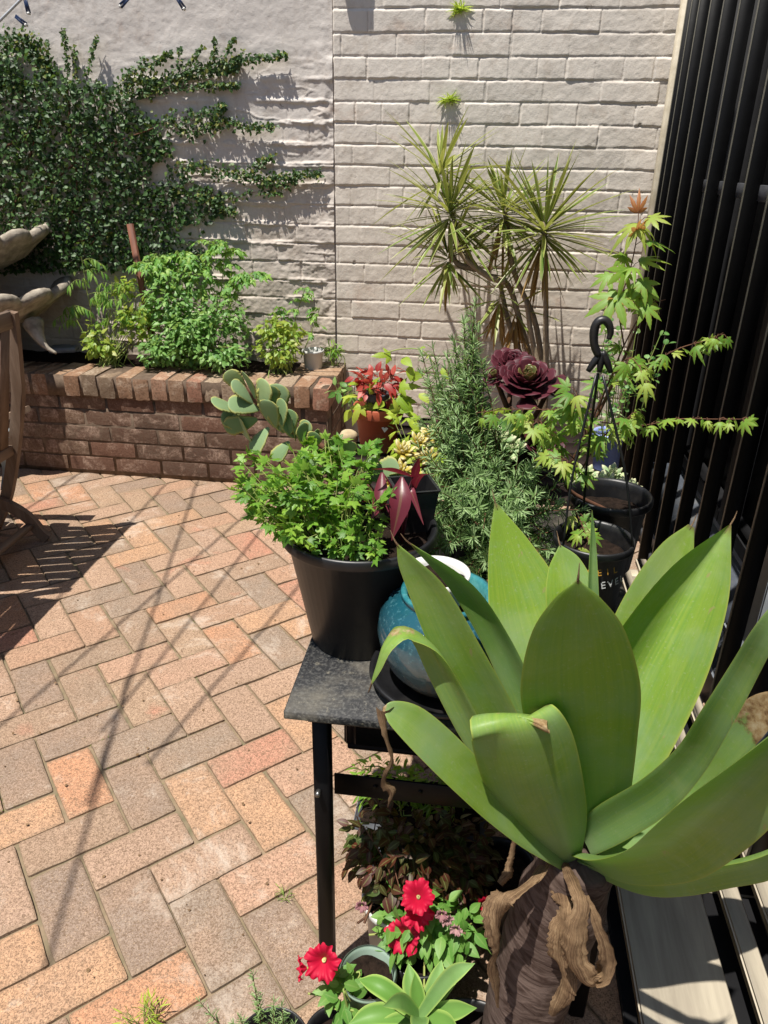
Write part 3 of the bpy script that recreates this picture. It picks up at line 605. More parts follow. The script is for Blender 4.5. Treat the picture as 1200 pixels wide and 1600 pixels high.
herb('parsley', 'bright green parsley bushing over the left rim of the large black pot', 'herb', (-.222, 1.05, rimz-.02), 60, T_pars, M['l_parsley'], M['stem_g'], .075, .135, .018, (-.30, .05), 10, .055)
herb('parsley_seedlings', 'short parsley sprouts at the front of the large black pot beside the purple leaves', 'herb', (-.165, 1.0, rimz-.02), 22, T_pars, M['l_parsley'], M['stem_g'], .02, .055, .013, (0, -.1), 4, .03)
# bent flat leaf along a path
def strap(mb, P, Wd, lat=(1, 0, 0), chan=.15, n=14, nu=6, tint=0., wprof=None, th=.0, dry=None, dryu=None, seed=0, rag=0.):
    P = spline(P, n); w_ = np.interp(np.linspace(0, 1, n), np.linspace(0, 1, len(Wd)), Wd) if wprof is None else Wd*np.interp(np.linspace(0, 1, n), *wprof)
    if wprof is None: w_ = np.maximum(spline(np.array(Wd, float)[:, None], n)[:, 0], .0004)
    la = np.array(lat, float)
    if la.ndim == 2: la = spline(la, n)
    T = unit(np.gradient(P, axis=0)); X = unit(la-(T*la).sum(1, keepdims=True)*T); N = np.cross(X, T)
    u = np.linspace(-1, 1, nu*2+1); ch = chan if np.isscalar(chan) else np.interp(np.linspace(0, 1, n), np.linspace(0, 1, len(chan)), chan)
    ch = ch*np.ones(n); V = []; Dt = []
    wv = 1+rag*(rng.random(n)-.5)
    for side in ((1, -1) if th else (1,)):
        thk = th*np.sin(np.pi*np.clip(np.linspace(0, 1, n), .0, .97))**.0*np.linspace(1.3, .35, n) if th else np.zeros(n)
        off = ch[:, None]*w_[:, None]*(np.abs(u)[None]**1.7)+side*thk[:, None]*np.sqrt(np.clip(1-u**2, 0, 1))[None]
        V.append(P[:, None]+X[:, None]*(w_*wv)[:, None, None]*.5*u[None, :, None]+N[:, None]*off[..., None])
        d = np.zeros((n, len(u), 4)); d[..., 0] = tint; d[..., 1] = u*.5+.5; d[..., 2] = np.linspace(0, 1, n)[:, None]
        if dry is not None: d[..., 3] = np.interp(np.linspace(0, 1, n), *dry)[:, None]
        if dryu is not None: d[..., 3] += dryu(np.linspace(0, 1, n)[:, None], u[None])
        Dt.append(d)
    m = len(u); F0 = grid_faces(n, m)
    if th:
        mb.add(np.concatenate([V[0].reshape(-1, 3), V[1].reshape(-1, 3)]), [F0, F0[:, ::-1]+n*m], np.concatenate([Dt[0].reshape(-1, 4), Dt[1].reshape(-1, 4)]))
    else: mb.add(V[0].reshape(-1, 3), [F0], Dt[0].reshape(-1, 4))
    return P
# purple leaves in the big pot
o = thing('purple_leaf_plant', 'dark red purple leaved seedling at the back right of the large black pot', 'plant', (-.10, 1.05, rimz-.02)); g = MB(); gs = MB()
for i, (a, m_, b, w_) in enumerate([((612, 830), (628, 775), (612, 845), 34), ((600, 820), (597, 768), (580, 812), 24), ((640, 745), (610, 735), (580, 733), 16), ((640, 770), (655, 745), (682, 740), 14), ((625, 790), (640, 765), (662, 820), 14), ((590, 790), (560, 785), (533, 815), 12), ((560, 765), (553, 755), (545, 740), 12), ((640, 760), (650, 735), (655, 715), 14), ((645, 790), (662, 770), (676, 795), 12)]):
    y = 1.03+.012*i; p = [onY(a[0]+5, a[1]-60 if i < 2 else a[1], y+.03), onY(*m_, y), onY(*b, y-.015)]; k = depth(p[1])/F
    if i < 2: p[0] = onY(m_[0], m_[1]-30, y+.03); p[1] = onY(m_[0]-3, m_[1]+12, y)
    strap(g, p, [.004, w_*k*.75, w_*k, w_*k*.55, .0006], (1, .1, .1), -.12, 16, 3, rng.random()*.9)
    tube(gs, [A(-.10, 1.06, rimz-.02), p[0]*.5+A(-.10, 1.06, rimz)*.5+A(0, 0, .02), p[0]], .0013, 5, n=6)
g.build('leaves', M['l_purple'], o); gs.build('stems', M['l_purple'], o)
# small grey-black square pot tucked in the big one
o = thing('grey_square_pot', 'grey black square nursery pot tucked at the back of the large black pot', 'pot', (-.085, 1.13, rimz-.03)); g = MB()
c_ = onY(645, 790, 1.13); r_ = .035
for s in (0,):
    Wq = []; 
    for z, r in ((-.04, .026), (.035, .034), (.04, .037), (.04, .032), (-.035, .023)):
        for a in range(4): t = dg(45+90*a+20); Wq.append((c_[0]+r*1.41*math.cos(t), c_[1]+r*1.41*math.sin(t), c_[2]+z))
    g.add(Wq, [grid_faces(5, 4, True), [0, 3, 2, 1]])
g.build('pot_body', M['black_plastic'], o, False)
# ================= scalloped kalanchoe arching left
o = thing('scalloped_succulent', 'grey green succulent stem with scalloped paddle leaves arching left over the planter', 'succulent', onY(590, 770, 1.20)); g = MB(); gs = MB()
P = np.array([onY(600, 800, 1.18), onY(560, 740, 1.19), onY(500, 695, 1.20), onY(450, 670, 1.20), onY(405, 632, 1.2), onY(376, 600, 1.2)]); tube(gs, P, [.006, .004], 7, n=20)
for px, py, ex, ey, s in [(378, 645, 345, 628, 44), (392, 690, 372, 668, 40), (402, 655, 368, 672, 42), (398, 622, 392, 590, 42), (410, 645, 405, 598, 48), (425, 660, 432, 605, 50), (385, 612, 362, 590, 36), (438, 672, 442, 630, 42), (420, 668, 398, 690, 38), (450, 680, 452, 648, 36), (462, 688, 460, 655, 34), (470, 692, 478, 662, 32), (452, 690, 440, 705, 30), (484, 700, 492, 672, 30), (515, 715, 520, 690, 32), (535, 722, 548, 702, 34), (560, 735, 580, 705, 40), (575, 745, 605, 730, 46), (600, 748, 640, 742, 34), (500, 715, 485, 730, 30), (405, 640, 378, 625, 40), (430, 668, 420, 630, 44), (395, 630, 372, 600, 38), (445, 676, 430, 640, 40), (460, 684, 448, 655, 36), (415, 650, 418, 612, 44), (478, 696, 468, 668, 34), (388, 668, 362, 655, 38), (493, 706, 500, 680, 32)]:
    y = 1.2-.02*rng.random(); a = onY(px, py, y+.01); b = onY(ex, ey, y-.012*rng.random()); k = depth(a)/F*1.12; D = unit(b-a+rng.normal(size=3)*.004)
    inst(g, T_flap, a, D, A(.15, -1, .35)+rng.normal(size=3)*.6, s*k*1.12, rng.random(1)*.9)
g.build('leaves', M['l_flap'], o); gs.build('stem', M['stem_b'], o)
# ================= teal pot
TC = onZ(692, 1075, TZ); TC = (TC[0], 1.03, TZ)
kt = depth(A(TC[0], TC[1], TZ+.1))/F
TX = onY(694, 1000, 1.03)[0]; TX = onY(694, 1000, .965)[0]; TC = (TX, .965, TZ)
o = thing('teal_glazed_pot', 'teal blue glazed ceramic pot on a black saucer behind the agave', 'pot', TC)
g = MB(); lathe(g, [(.001, .014), (.062, .014), (.066, .018), (.086, .042), (.099, .072), (.104, .098), (.101, .122), (.087, .145), (.070, .156), (.067, .160), (.070, .164), (.069, .168), (.063, .169), (.059, .164), (.057, .14)], TC, 64); g.build('pot_body', M['glaze'], o)
g = MB(); disc(g, (TC[0], TC[1], TZ+.142), .058, 32, 0, .006, rings=8); g.build('soil', M['soil'], o)
o = thing('black_saucer', 'wide black plastic saucer beneath the teal glazed pot', 'saucer', TC); g = MB(); lathe(g, [(.001, .001), (.094, .001), (.112, .022), (.116, .022), (.114, .027), (.108, .026), (.092, .009), (.001, .009)], TC, 64); g.build('saucer_dish', M['black_plastic'], o)
wc = (TC[0]-.0165, TC[1]-.008)
o = thing('white_plastic_pot', 'small white plastic pot with drainage holes standing in the teal pot', 'pot', (wc[0], wc[1], TZ+.15))
g = MB(); lathe(g, [(.034, 0), (.036, .003), (.0425, .045), (.048, .046), (.0495, .060), (.0465, .0605), (.042, .05), (.036, .01), (.001, .008)], (wc[0], wc[1], TZ+.1435), 48); g.build('pot_body', M['white_plastic'], o)
g = MB(); disc(g, (wc[0], wc[1], TZ+.190), .0425, 28, 0, .006, rings=8); g.build('soil', M['soil'], o)  # dark disc painted in for the shadow inside this empty pot
# ================= rosemary
def rosemary(name, label, base, sprigs, mat, nlen, per, group=None, potlab=None, sr=.0022):
    o = thing(name, label, 'herb', base, group); gs, gl = MB(), MB()
    for P in sprigs:
        Q = spline(P, 16); tube(gs, Q, [sr, sr*.35], 5, 0, False); L = np.linalg.norm(np.diff(Q, axis=0), axis=1).sum(); n = max(8, int(L*per)); t = np.sort(rng.random(n))*.98+.02
        ii = t*15; i0 = np.clip(ii.astype(int), 0, 14); f = (ii-i0)[:, None]; q = Q[i0]*(1-f)+Q[i0+1]*f; T = unit(np.gradient(Q, axis=0))[i0]
        r = rng.normal(size=(n, 3)); r = unit(r-(r*T).sum(1, keepdims=True)*T); D = unit(T*rng.uniform(.5, 1.1, (n, 1))+r)
        inst(gl, T_needle, q, D, -r+T, nlen*rng.uniform(.6, 1.15, n)*(1-.3*t**4), np.clip(.3+.5*t+rng.normal(size=n)*.2, 0, .99))
        inst(gl, T_needle, np.repeat(Q[-1:], 5, 0), unit(Q[-1]-Q[-2])+rng.normal(size=(5, 3))*.35, rdir(5), nlen*.7, .95)
    gs.build('stems', M['stem_b'], o); gl.build('needles', mat, o); return o
RC = (.045, 1.36, TZ); pot('black_nursery_pot', 'black nursery pot hidden under the rosemary bush on the table', RC, .085, .062, .15, M['black_plastic'])
sp = []; rb = A(RC[0], RC[1], TZ+.14)
for tx, ty, Y in [(742, 478, 1.4), (728, 560, 1.38), (712, 545, 1.42), (690, 600, 1.4), (660, 555, 1.44), (745, 600, 1.36), (700, 650, 1.34), (668, 640, 1.4), (655, 700, 1.36), (720, 660, 1.3), (735, 700, 1.27), (760, 690, 1.3), (785, 705, 1.32), (812, 700, 1.3), (838, 715, 1.32), (862, 735, 1.3), (885, 755, 1.3), (870, 790, 1.25), (890, 820, 1.25), (840, 770, 1.22), (800, 760, 1.2), (765, 760, 1.2), (720, 770, 1.2), (690, 770, 1.22), (672, 740, 1.25), (680, 820, 1.2), (700, 850, 1.17), (740, 840, 1.15), (790, 830, 1.15), (830, 850, 1.15), (860, 860, 1.18), (720, 900, 1.15), (760, 880, 1.12), (650, 790, 1.2), (810, 800, 1.18), (745, 790, 1.17), (700, 560, 1.45), (762, 640, 1.38), (775, 670, 1.36), (850, 690, 1.36), (780, 740, 1.25), (820, 735, 1.26), (708, 720, 1.28), (750, 730, 1.26), (690, 700, 1.3), (742, 500, 1.41), (748, 520, 1.39), (725, 505, 1.4), (730, 585, 1.37), (742, 630, 1.35), (722, 620, 1.37), (712, 665, 1.34), (728, 690, 1.31), (700, 580, 1.41), (690, 640, 1.37), (735, 550, 1.39), (672, 600, 1.38), (735, 520, 1.4), (716, 610, 1.36), (730, 640, 1.34), (680, 670, 1.33), (705, 690, 1.31), (660, 820, 1.16)]:
    tip = onY(tx, ty, Y); b = rb+A(rng.normal()*.025, rng.normal()*.025, 0); m_ = b*.5+tip*.5+A(rng.normal()*.012, rng.normal()*.012, -.02+rng.normal()*.01); m_[0] = b[0]*.4+tip[0]*.6; m_[1] = b[1]*.45+tip[1]*.55
    sp.append([b, m_, tip])
    for q in range(2):
        if ty <= 600: t2 = tip+A(rng.normal()*.022, rng.normal()*.03, -.02-.06*rng.random()); sp.append([b, b*.5+t2*.5+rng.normal(size=3)*.006, t2])
        elif q < 2: t2 = onY(tx+rng.normal()*22, ty+20+rng.random()*50, Y+rng.normal()*.04); sp.append([b, b*.5+t2*.5+rng.normal(size=3)*.012, t2])
rosemary('rosemary_bush', 'tall bushy rosemary with one high sprig in the middle of the table', RC, sp, M['l_rosemary'], .029, 440)
# ================= black pot with hanger and maple
KC = onZ(922, 968, TZ); KC = (KC[0], 1.19, TZ); KC = (onY(925, 860, 1.19)[0], 1.19, TZ)
def hang_text(o): pass
pot('black_hanger_pot', 'black pot with printed lettering and hanger at the right of the table', KC, .070, .052, .165, M['black_plastic'], lip=.006, lh=.014, soil=.03)
hp = bpy.data.objects['black_hanger_pot']
rz = TZ+.165
for ch, col, zz, a0, sz in (('E LEVEL', 'c8c8c8', .092, -62, .0135), ('DEIL', 'c09038', .122, -66, .012)):
    m = bpy.data.materials.get('ink'+col) or Mt('ink'+col).fin(col, .5)
    for i, c in enumerate(ch):
        if c == ' ': continue
        cu = bpy.data.curves.new('letter', 'FONT'); cu.body = c; cu.size = sz*1.35; cu.extrude = .0003; cu.align_x = 'CENTER'
        t = bpy.data.objects.new('printed_letter', cu); COL.objects.link(t); dpg = bpy.context.evaluated_depsgraph_get(); me = bpy.data.meshes.new_from_object(t.evaluated_get(dpg)); bpy.data.objects.remove(t)
        me.materials.clear(); me.materials.append(m); t = bpy.data.objects.new('printed_letter', me); COL.objects.link(t); t.parent = hp
        a = dg(a0+(i-(len(ch)-1)/2)*12.5-12); r = .052+.016*zz/.165+.0012; t.location = (r*math.cos(a), r*math.sin(a), zz+.0015*(i)); t.rotation_euler = (dg(84), dg(-9), a+dg(90)); t['_w'] = [0., 0., 0.]
g = MB(); HT = onY(936, 585, 1.19); hk = []
for a in (100, 215, 335):
    p = A(KC[0]+.068*math.cos(dg(a)), KC[1]+.068*math.sin(dg(a)), rz-.005); tube(g, [p, p*.55+HT*.45+A(math.cos(dg(a))*.012, math.sin(dg(a))*.012, 0), HT+A(.006*math.cos(dg(a)), .006*math.sin(dg(a)), 0)], .0022, 6, n=12)
g.build('hanger_arm', M['black_plastic'], hp)
g = MB(); k = depth(HT)/F
for a in (-.016, .0, .016): tube(g, [HT+A(a*1.1, 0, .004), HT+A(a*.6, 0, .02), HT+A(0, 0, .036)], [.004, .006, .005], 8, n=8)
hook = [onY(x, y, 1.19) for x, y in ((936, 556), (929, 540), (928, 520), (933, 504), (944, 500), (952, 508), (954, 520), (951, 530))]
tube(g, hook, [.0065, .007, .0065, .004], 8, n=26); g.build('hanger_hook', M['black_plastic'], hp)
K2 = (onY(945, 830, 1.40)[0], 1.40, TZ)
pot('black_maple_pot', 'larger empty looking black pot behind the hanger pot by the window bars', K2, .082, .06, .16, M['black_plastic'], lip=.008, lh=.016, soil=.035)
# maple
mp = thing('japanese_maple', 'young japanese maple with fine lobed lime leaves reaching toward the window bars', 'maple', (K2[0], K2[1], TZ+.12)); gs, gl, gy = MB(), MB(), MB()
mb_ = A(K2[0], K2[1], TZ+.12)
def branch(pts, Ys, r=.002, nleaf=8, size=.055, young=False, tpl=T_maple, last=True):
    P = np.array([onY(x, y, Y) for (x, y), Y in zip(pts, Ys)]) if not isinstance(Ys, str) else pts
    Q = spline(P, 26); tube(gs, Q, [r, r*.4], 5, 0, False)
    nleaf = int(nleaf*1.5)
    for k in range(nleaf):
        i = int(5+20*(k+.5)/nleaf); q = Q[i]; T = unit(Q[min(25, i+1)]-Q[i-1]); 
        for s in (-1, 1):
            if rng.random() < .12: continue
            d = unit(T*.6+s*np.cross(T, A(0, 0, 1))+A(0, -.25, -.25)+rng.normal(size=3)*.3); e = q+d*size*.4; tube(gs, [q, (q+e)/2+A(0, 0, .004), e], .0006, 3, cap=False)
            inst(gy if young and rng.random() < .2 else gl, tpl if rng.random() < .6 else T_maple2, e, d+A(0, 0, -.45), A(0, -.5, 1)+rng.normal(size=3)*.35, size*.74*rng.uniform(.55, 1.15))
    return Q
B0 = (905, 800)
m0 = proj0 = None
stem = spline([mb_, onY(885, 760, 1.36), onY(905, 700, 1.33), onY(938, 640, 1.30), onY(975, 560, 1.30), onY(1000, 500, 1.30)], 30); tube(gs, stem, [.0045, .002], 7)
branch([(905, 700), (950, 600), (975, 540), (1010, 480), (1040, 468)], [1.33, 1.3, 1.29, 1.28, 1.28], .0018, 3, .034)
branch([(975, 540), (968, 480), (985, 420), (995, 370), (998, 330)], [1.29, 1.28, 1.27, 1.27, 1.27], .0015, 3, .052, True)
branch([(960, 600), (1010, 572), (1060, 545), (1110, 530), (1130, 520)], [1.3, 1.28, 1.26, 1.24, 1.22], .0015, 6, .036)
branch([(940, 660), (1000, 665), (1060, 655), (1120, 655), (1175, 655)], [1.3, 1.28, 1.24, 1.2, 1.17], .0014, 6, .034)
branch([(930, 640), (890, 640), (840, 640), (790, 640), (745, 645)], [1.3, 1.28, 1.26, 1.25, 1.25], .0014, 6, .038)
branch([(900, 720), (870, 690), (845, 660), (830, 665)], [1.33, 1.3, 1.27, 1.25], .0014, 7, .042)
branch([(900, 720), (915, 680), (905, 640), (900, 610)], [1.33, 1.28, 1.25, 1.23], .0014, 7, .044)
branch([(905, 740), (935, 690), (965, 665), (985, 650)], [1.33, 1.27, 1.22, 1.2], .0014, 6, .044)
branch([(890, 760), (900, 740), (885, 720), (860, 715)], [1.33, 1.26, 1.22, 1.2], .0014, 5, .04)
branch([(895, 790), (905, 810), (915, 835), (920, 850)], [1.33, 1.2, 1.15, 1.14], .0012, 4, .034)
branch([(935, 640), (955, 590), (985, 560), (1015, 600)], [1.3, 1.25, 1.22, 1.2], .0014, 5, .045)
for x, y, s, yy in ((975, 422, .045, 1.25), (962, 462, .062, 1.24), (1005, 440, .04, 1.27), (1010, 480, .036, 1.26), (950, 430, .036, 1.27), (985, 455, .04, 1.28), (1000, 465, .034, 1.29), (975, 400, .034, 1.28), (1015, 455, .034, 1.28)):
    inst(gl, T_maple, onY(x, y, yy), (rng.normal()*.3, -.6, -.7), A(rng.normal()*.3, -.8, .8), s, .5)
inst(gy, T_maple2, onY(996, 332, 1.27), (0, -.2, .8), (0, -1, .2), .03, .1)
for a in (-.8, .8): inst(gl, T_maple2, onY(996, 350, 1.27), (a, -.3, -.3), (0, -.4, 1), .05, .95)
gs.build('branches', M['stem_b'], mp); gl.build('foliage', M['l_maple'], mp); gy.build('young_leaves', M['l_maple_young'], mp)
# small trailing weed by the post
herb('small_leaved_creeper', 'fine small leaved green creeper twining up beside the black hook', 'creeper', tuple(onY(965, 700, 1.5)), 14, T_round, M['l_mint'], M['stem_g'], .05, .30, .010, (0, 0), 16, .04)
# ================= aeonium
AC = (onY(815, 640, 1.83)[0], 1.83, TZ)
pot('black_aeonium_pot', 'black pot with the dark aeonium on the rear plant stand', AC, .08, .06, .13, M['black_plastic'])
o = thing('purple_aeonium', 'dark burgundy rosette succulent on short stems before the brick wall', 'succulent', (AC[0], AC[1], TZ+.11))
gs = MB()
for (px, py, Y, Rr, heart, tl) in [(825, 592, 1.80, .088, True, A(-.05, -.45, .9)), (800, 567, 1.90, .066, False, A(0, -.35, .9)), (773, 588, 1.82, .042, True, A(-.35, -.5, .8)), (862, 602, 1.82, .045, False, A(.5, -.3, .8)), (848, 690, 1.72, .055, False, A(.1, -.6, .7)), (700, 665, 1.75, .05, False, A(-.2, -.5, .8))]:
    c = onY(px, py, Y); ax = unit(tl); e1 = unit(np.cross(ax, A(0, 1, .1))); e2 = np.cross(ax, e1); g = MB(); n = 54 if Rr > .05 else 28
    for i in range(n):
        a = i*2.39996; f = (i+.5)/n; r = Rr*f**.8; el = (1-f)**1.3*1.1+.02+rng.normal()*.10; d = unit(math.cos(el)*(math.cos(a)*e1+math.sin(a)*e2)+math.sin(el)*ax); p = c+.12*r*(math.cos(a)*e1+math.sin(a)*e2)-ax*Rr*.25*f
        inst(g, T_spoon, p, d, ax*math.cos(el)-unit(math.cos(a)*e1+math.sin(a)*e2)*math.sin(el), Rr*(.28+.58*f)*rng.uniform(.85, 1.12), rng.random(1)*.9, mi=1 if heart and f < .3 else 0, wid=.92)
    g.build('rosette', [M['l_aeon'], M['l_aeonc']], o)
    b = A(AC[0]+rng.normal()*.02, AC[1], TZ+.11); tube(gs, [b, (b+c)/2+A(0, 0, -.01), c-ax*.01], [.008, .006], 8, n=8)
gs.build('stem', M['stem_b'], o)
# ================= pale and golden succulents
def clump(name, label, spots, mat, R0, group=None, tpl=T_plump, nl=20):
    o = thing(name, label, 'succulent', spots[0], group); 
    for c in spots:
        g = MB(); ax = unit(A(rng.normal()*.25, -.5+rng.normal()*.2, .9)); e1 = unit(np.cross(ax, A(0, 1, .1))); e2 = np.cross(ax, e1); Rr = R0*rng.uniform(.8, 1.15)
        for i in range(nl):
            a = i*2.39996; f = (i+.5)/nl; el = (1-f)*1.2+.1; q = math.cos(a)*e1+math.sin(a)*e2; inst(g, tpl, c+q*.006*f*Rr/.03-ax*.006*f, unit(math.cos(el)*q+math.sin(el)*ax), ax*math.cos(el)-q*math.sin(el), Rr*(.5+.6*f), rng.random(1)*.95)
        g.build('rosette', mat, o)
    g = MB()
    for c in spots: tube(g, [A(c[0]*.5+spots[0][0]*.5, c[1]+.01, TZ+.05), c-A(0, 0, .004)], .004, 6)
    g.build('stem', M['stem_b'], o); return o
bp = lambda px, py, r1, r0, h, Y, lab, nm='black_nursery_pot', mat='black_plastic': pot(nm, lab, (onY(px, py, Y)[0], Y, TZ), r1, r0, h, M[mat])
bp(640, 740, .055, .042, .09, 1.52, 'small black pot holding the golden succulents behind the big black pot')
clump('golden_succulent', 'yellow and cream rosettes of succulent left of the rosemary', [onY(*q) for q in ((632, 705, 1.46), (655, 690, 1.5), (625, 735, 1.42), (675, 680, 1.54), (648, 745, 1.42), (610, 755, 1.44), (665, 715, 1.48))], M['l_succy'], .030)
bp(938, 800, .07, .055, .10, 1.56, 'black pot brimming with pale green succulents behind the maple pot')
clump('pale_succulent', 'pale green and yellow plump rosettes beside the window bars', [onY(*q) for q in ((945, 760, 1.54), (925, 775, 1.52), (965, 775, 1.52), (905, 760, 1.56), (940, 795, 1.50), (975, 790, 1.54), (918, 745, 1.6), (958, 742, 1.6), (985, 765, 1.56))], M['l_succ'], .033)
clump('grey_green_succulent', 'grey green rosettes peeping between the rosemary and the aeonium', [onY(*q) for q in ((780, 690, 1.66), (765, 680, 1.7), (800, 700, 1.66), (745, 690, 1.7))], M['l_succ'], .034)
# broad pale leaves under the aeonium
o = thing('broad_leaf_plant', 'broad pale green leaves arching beneath the burgundy aeonium', 'plant', onY(800, 720, 1.75)); g = MB()
for a, b, c, w_ in (((810, 700), (795, 668), (755, 668), 26), ((805, 700), (810, 655), (795, 650), 24), ((815, 705), (830, 670), (845, 665), 20), ((800, 705), (770, 690), (745, 700), 20)):
    p = [onY(*a, 1.74), onY(*b, 1.7), onY(*c, 1.66)]; strap(g, p, [.006, w_*depth(p[1])/F, w_*depth(p[1])/F*.8, .001], (.3, .7, .3), .15, 14, 3, rng.random()*.5)
g.build('leaves', M['l_mint'], o)
# lilac pot
LC = onY(950, 700, 1.95); o = pot('lilac_pot', 'lilac blue plastic pot half hidden behind the maple by the cream post', (LC[0], 1.95, TZ), .046, .034, .105, M['blue_plastic'], lh=.014, soil=.015)
herb('grey_leaf_seedling', 'small grey green seedling in the lilac blue pot', 'seedling', (LC[0], 1.95, TZ+.09), 5, T_lance, M['l_flap'], M['stem_g'], .02, .07, .025, nl=4, rad=.012)
# ================= terracotta pot + nested pot + coleus + vine
QC = (onY(591, 660, 2.0)[0], 2.0, TZ)
o = pot('terracotta_pot', 'terracotta coloured plastic pot with a small white leaf sticker', QC, .071, .050, .130, M['terracotta'], lip=.006, lh=.030, soil=.03)
g = MB(); c = onY(601, 671, 1.94); g.add([c+A(*v) for v in ((-.009, 0, .004), (-.004, -.001, .007), (0, -.001, .004), (.004, -.001, .007), (.010, 0, .003), (0, -.001, -.009))], [[0, 1, 2, 5], [2, 3, 4, 5]]); g.build('sticker', M['white_plastic'], o)
N2 = (onY(588, 610, 1.99)[0], 1.99, TZ+.105)
pot('small_black_pot', 'small black square shouldered pot standing in the terracotta pot', N2, .037, .030, .062, M['grey_plastic'], soil=.008)
herb('red_coleus', 'bright red coleus seedling in the small pot above the terracotta pot', 'coleus', (N2[0], N2[1], N2[2]+.055), 16, T_ovate, M['l_coleus'], M['stem_b'], .045, .062, .030, nl=5, rad=.018, droop=1.)
o = thing('lime_vine', 'lime green leafy vine rambling over the terracotta pot rim', 'vine', QC); g, gs = MB(), MB()
for x, y, ex, ey, s in ((565, 620, 548, 612, 30), (575, 610, 580, 590, 26), (562, 635, 550, 655, 28), (575, 632, 588, 650, 26), (600, 628, 592, 632, 22), (622, 622, 640, 640, 30), (625, 605, 650, 600, 28), (640, 590, 660, 585, 24), (610, 640, 640, 638, 28), (635, 625, 648, 655, 28), (610, 555, 595, 552, 26), (628, 560, 636, 565, 24), (640, 572, 642, 590, 22), (655, 545, 664, 540, 14), (668, 560, 672, 548, 14), (640, 655, 652, 670, 24), (560, 600, 545, 598, 18), (690, 575, 700, 590, 20), (655, 615, 668, 625, 22), (548, 640, 540, 655, 20), (545, 620, 538, 628, 16)):
    Y = 1.93+rng.random()*.03; a = onY(x, y, Y); b = onY(ex, ey, Y-.02); inst(g, T_tom if s > 24 else T_ovate, a, b-a, A(0, -.7, .8)+rng.normal(size=3)*.3, s*depth(a)/F*1.1, rng.random(1))
for P in (((575, 640), (600, 628), (635, 605), (680, 570)), ((575, 635), (565, 622), (560, 612)), ((610, 640), (625, 640), (645, 655)), ((680, 570), (660, 548), (630, 545), (600, 552)), ((590, 640), (600, 660), (615, 670))): tube(gs, [onY(*q, 1.95) for q in P], .0016, 5, n=14)
g.build('leaves', M['l_vine'], o); gs.build('stem', M['stem_g'], o)
o = thing('sandstone_lump', 'pale sandstone lump in the dark gap beside the planter end', 'stone', (-.36, 2.05, TZ)); g = MB(); add_block(g, rock_tpl(9, 7, 7, 0), onY(545, 692, 2.02)*A(1, 1, 0)+A(0, 0, TZ+.02), (.055, .05, .045), .4, .02, .006); g.build('stone_body', M['rock'], o)
# filler low foliage on the stand
herb('green_filler_plant', 'low mixed green foliage between the terracotta pot and the rosemary', 'plant', tuple(onY(670, 690, 1.75)*A(1, 1, 0)+A(0, 0, TZ)), 18, T_tom, M['l_vine'], M['stem_g'], .10, .16, .035, nl=5, rad=.05)
herb('dark_leaf_filler', 'dark green leaves in the shadow beside the planter end', 'plant', tuple(onY(548, 640, 2.35)*A(1, 1, 0)+A(0, 0, TZ)), 8, T_ovate, M['l_mint'], M['stem_g'], .04, .10, .03, nl=5, rad=.03)
# ================= dracaena
DY = 3.42; DP = (onY(850, 560, DY)[0], DY, 0)
o = pot('tall_black_pot', 'tall black pot on the paving holding the dracaena by the brick wall', DP, .16, .12, .30, M['black_plastic'])
dr = thing('dracaena', 'variegated dracaena with spiky rosettes on bare canes against the brick wall', 'dracaena', (DP[0], DP[1], .27)); gs = MB()
canes = [[(852, 620), (853, 500), (852, 400), (850, 345)], [(848, 620), (838, 510), (805, 430), (792, 350), (786, 318)], [(842, 620), (812, 500), (790, 440), (745, 420), (700, 320), (690, 300)], [(790, 440), (760, 430), (720, 395), (706, 345)], [(745, 420), (715, 412), (702, 385)], [(838, 620), (800, 520), (785, 460), (782, 440)], [(846, 620), (830, 520), (822, 470)]]
for i, c in enumerate(canes):
    Yc = DY+.05*(i % 3-1); P = [onY(*q, Yc) for q in c]; 
    if i not in (3, 4): P = [A(DP[0]+rng.normal()*.02, DP[1], .26)]+P
    tube(gs, P, [.016, .012, .009], 9, n=24)
gs.build('cane', M['cane'], dr)
for (px, py, Y, n, L, dead) in [(851, 350, DY-.05, 110, .37, 14), (787, 322, DY, 84, .31, 6), (703, 322, DY-.03, 92, .34, 4), (688, 262, DY+.03, 34, .34, 0), (700, 392, DY, 50, .30, 2), (782, 452, DY, 22, .25, 12), (808, 470, DY+.03, 6, .28, 16)]:
    c = onY(px, py, Y); g = MB()
    for i in range(n+dead):
        isd = i >= n; f = rng.random(); el = math.asin(np.clip(.97-1.75*f, -1, 1)) if not isd else rng.uniform(-1.5, -.9)
        if px == 690: el = rng.uniform(.5, 1.5)
        a = rng.random()*6.283; l = L*.84*rng.uniform(.7, 1.1)*(1.05 if el > .8 else 1.22 if el > -.7 else .85); q = A(math.cos(a), math.sin(a)*.7, 0); d = q*math.cos(el)+A(0, 0, math.sin(el))
        p0 = c+q*.006+A(0, 0, -.07*f if not isd else -.06-.05*rng.random()); bend = .05*l*max(0, math.cos(el))+.01*l
        if p0[1]+d[1]*l > WY-.03: d = d*A(1, .3, 1)
        P = [p0, p0+d*l*.35, p0+d*l*.7-A(0, 0, bend*.4), p0+d*l-A(0, 0, bend*1.2)]
        strap(g, P, [.007, .0165, .0135, .0008], np.cross(d, A(0, 0, 1))+rng.normal(size=3)*.15+A(1e-3, 0, 0), .18, 8, 1, rng.random()*.9); 
        if isd: g.m[-1][:] = 1
    g.build('leaf_rosette', [M['l_drac'], M['l_drydrac']], dr)
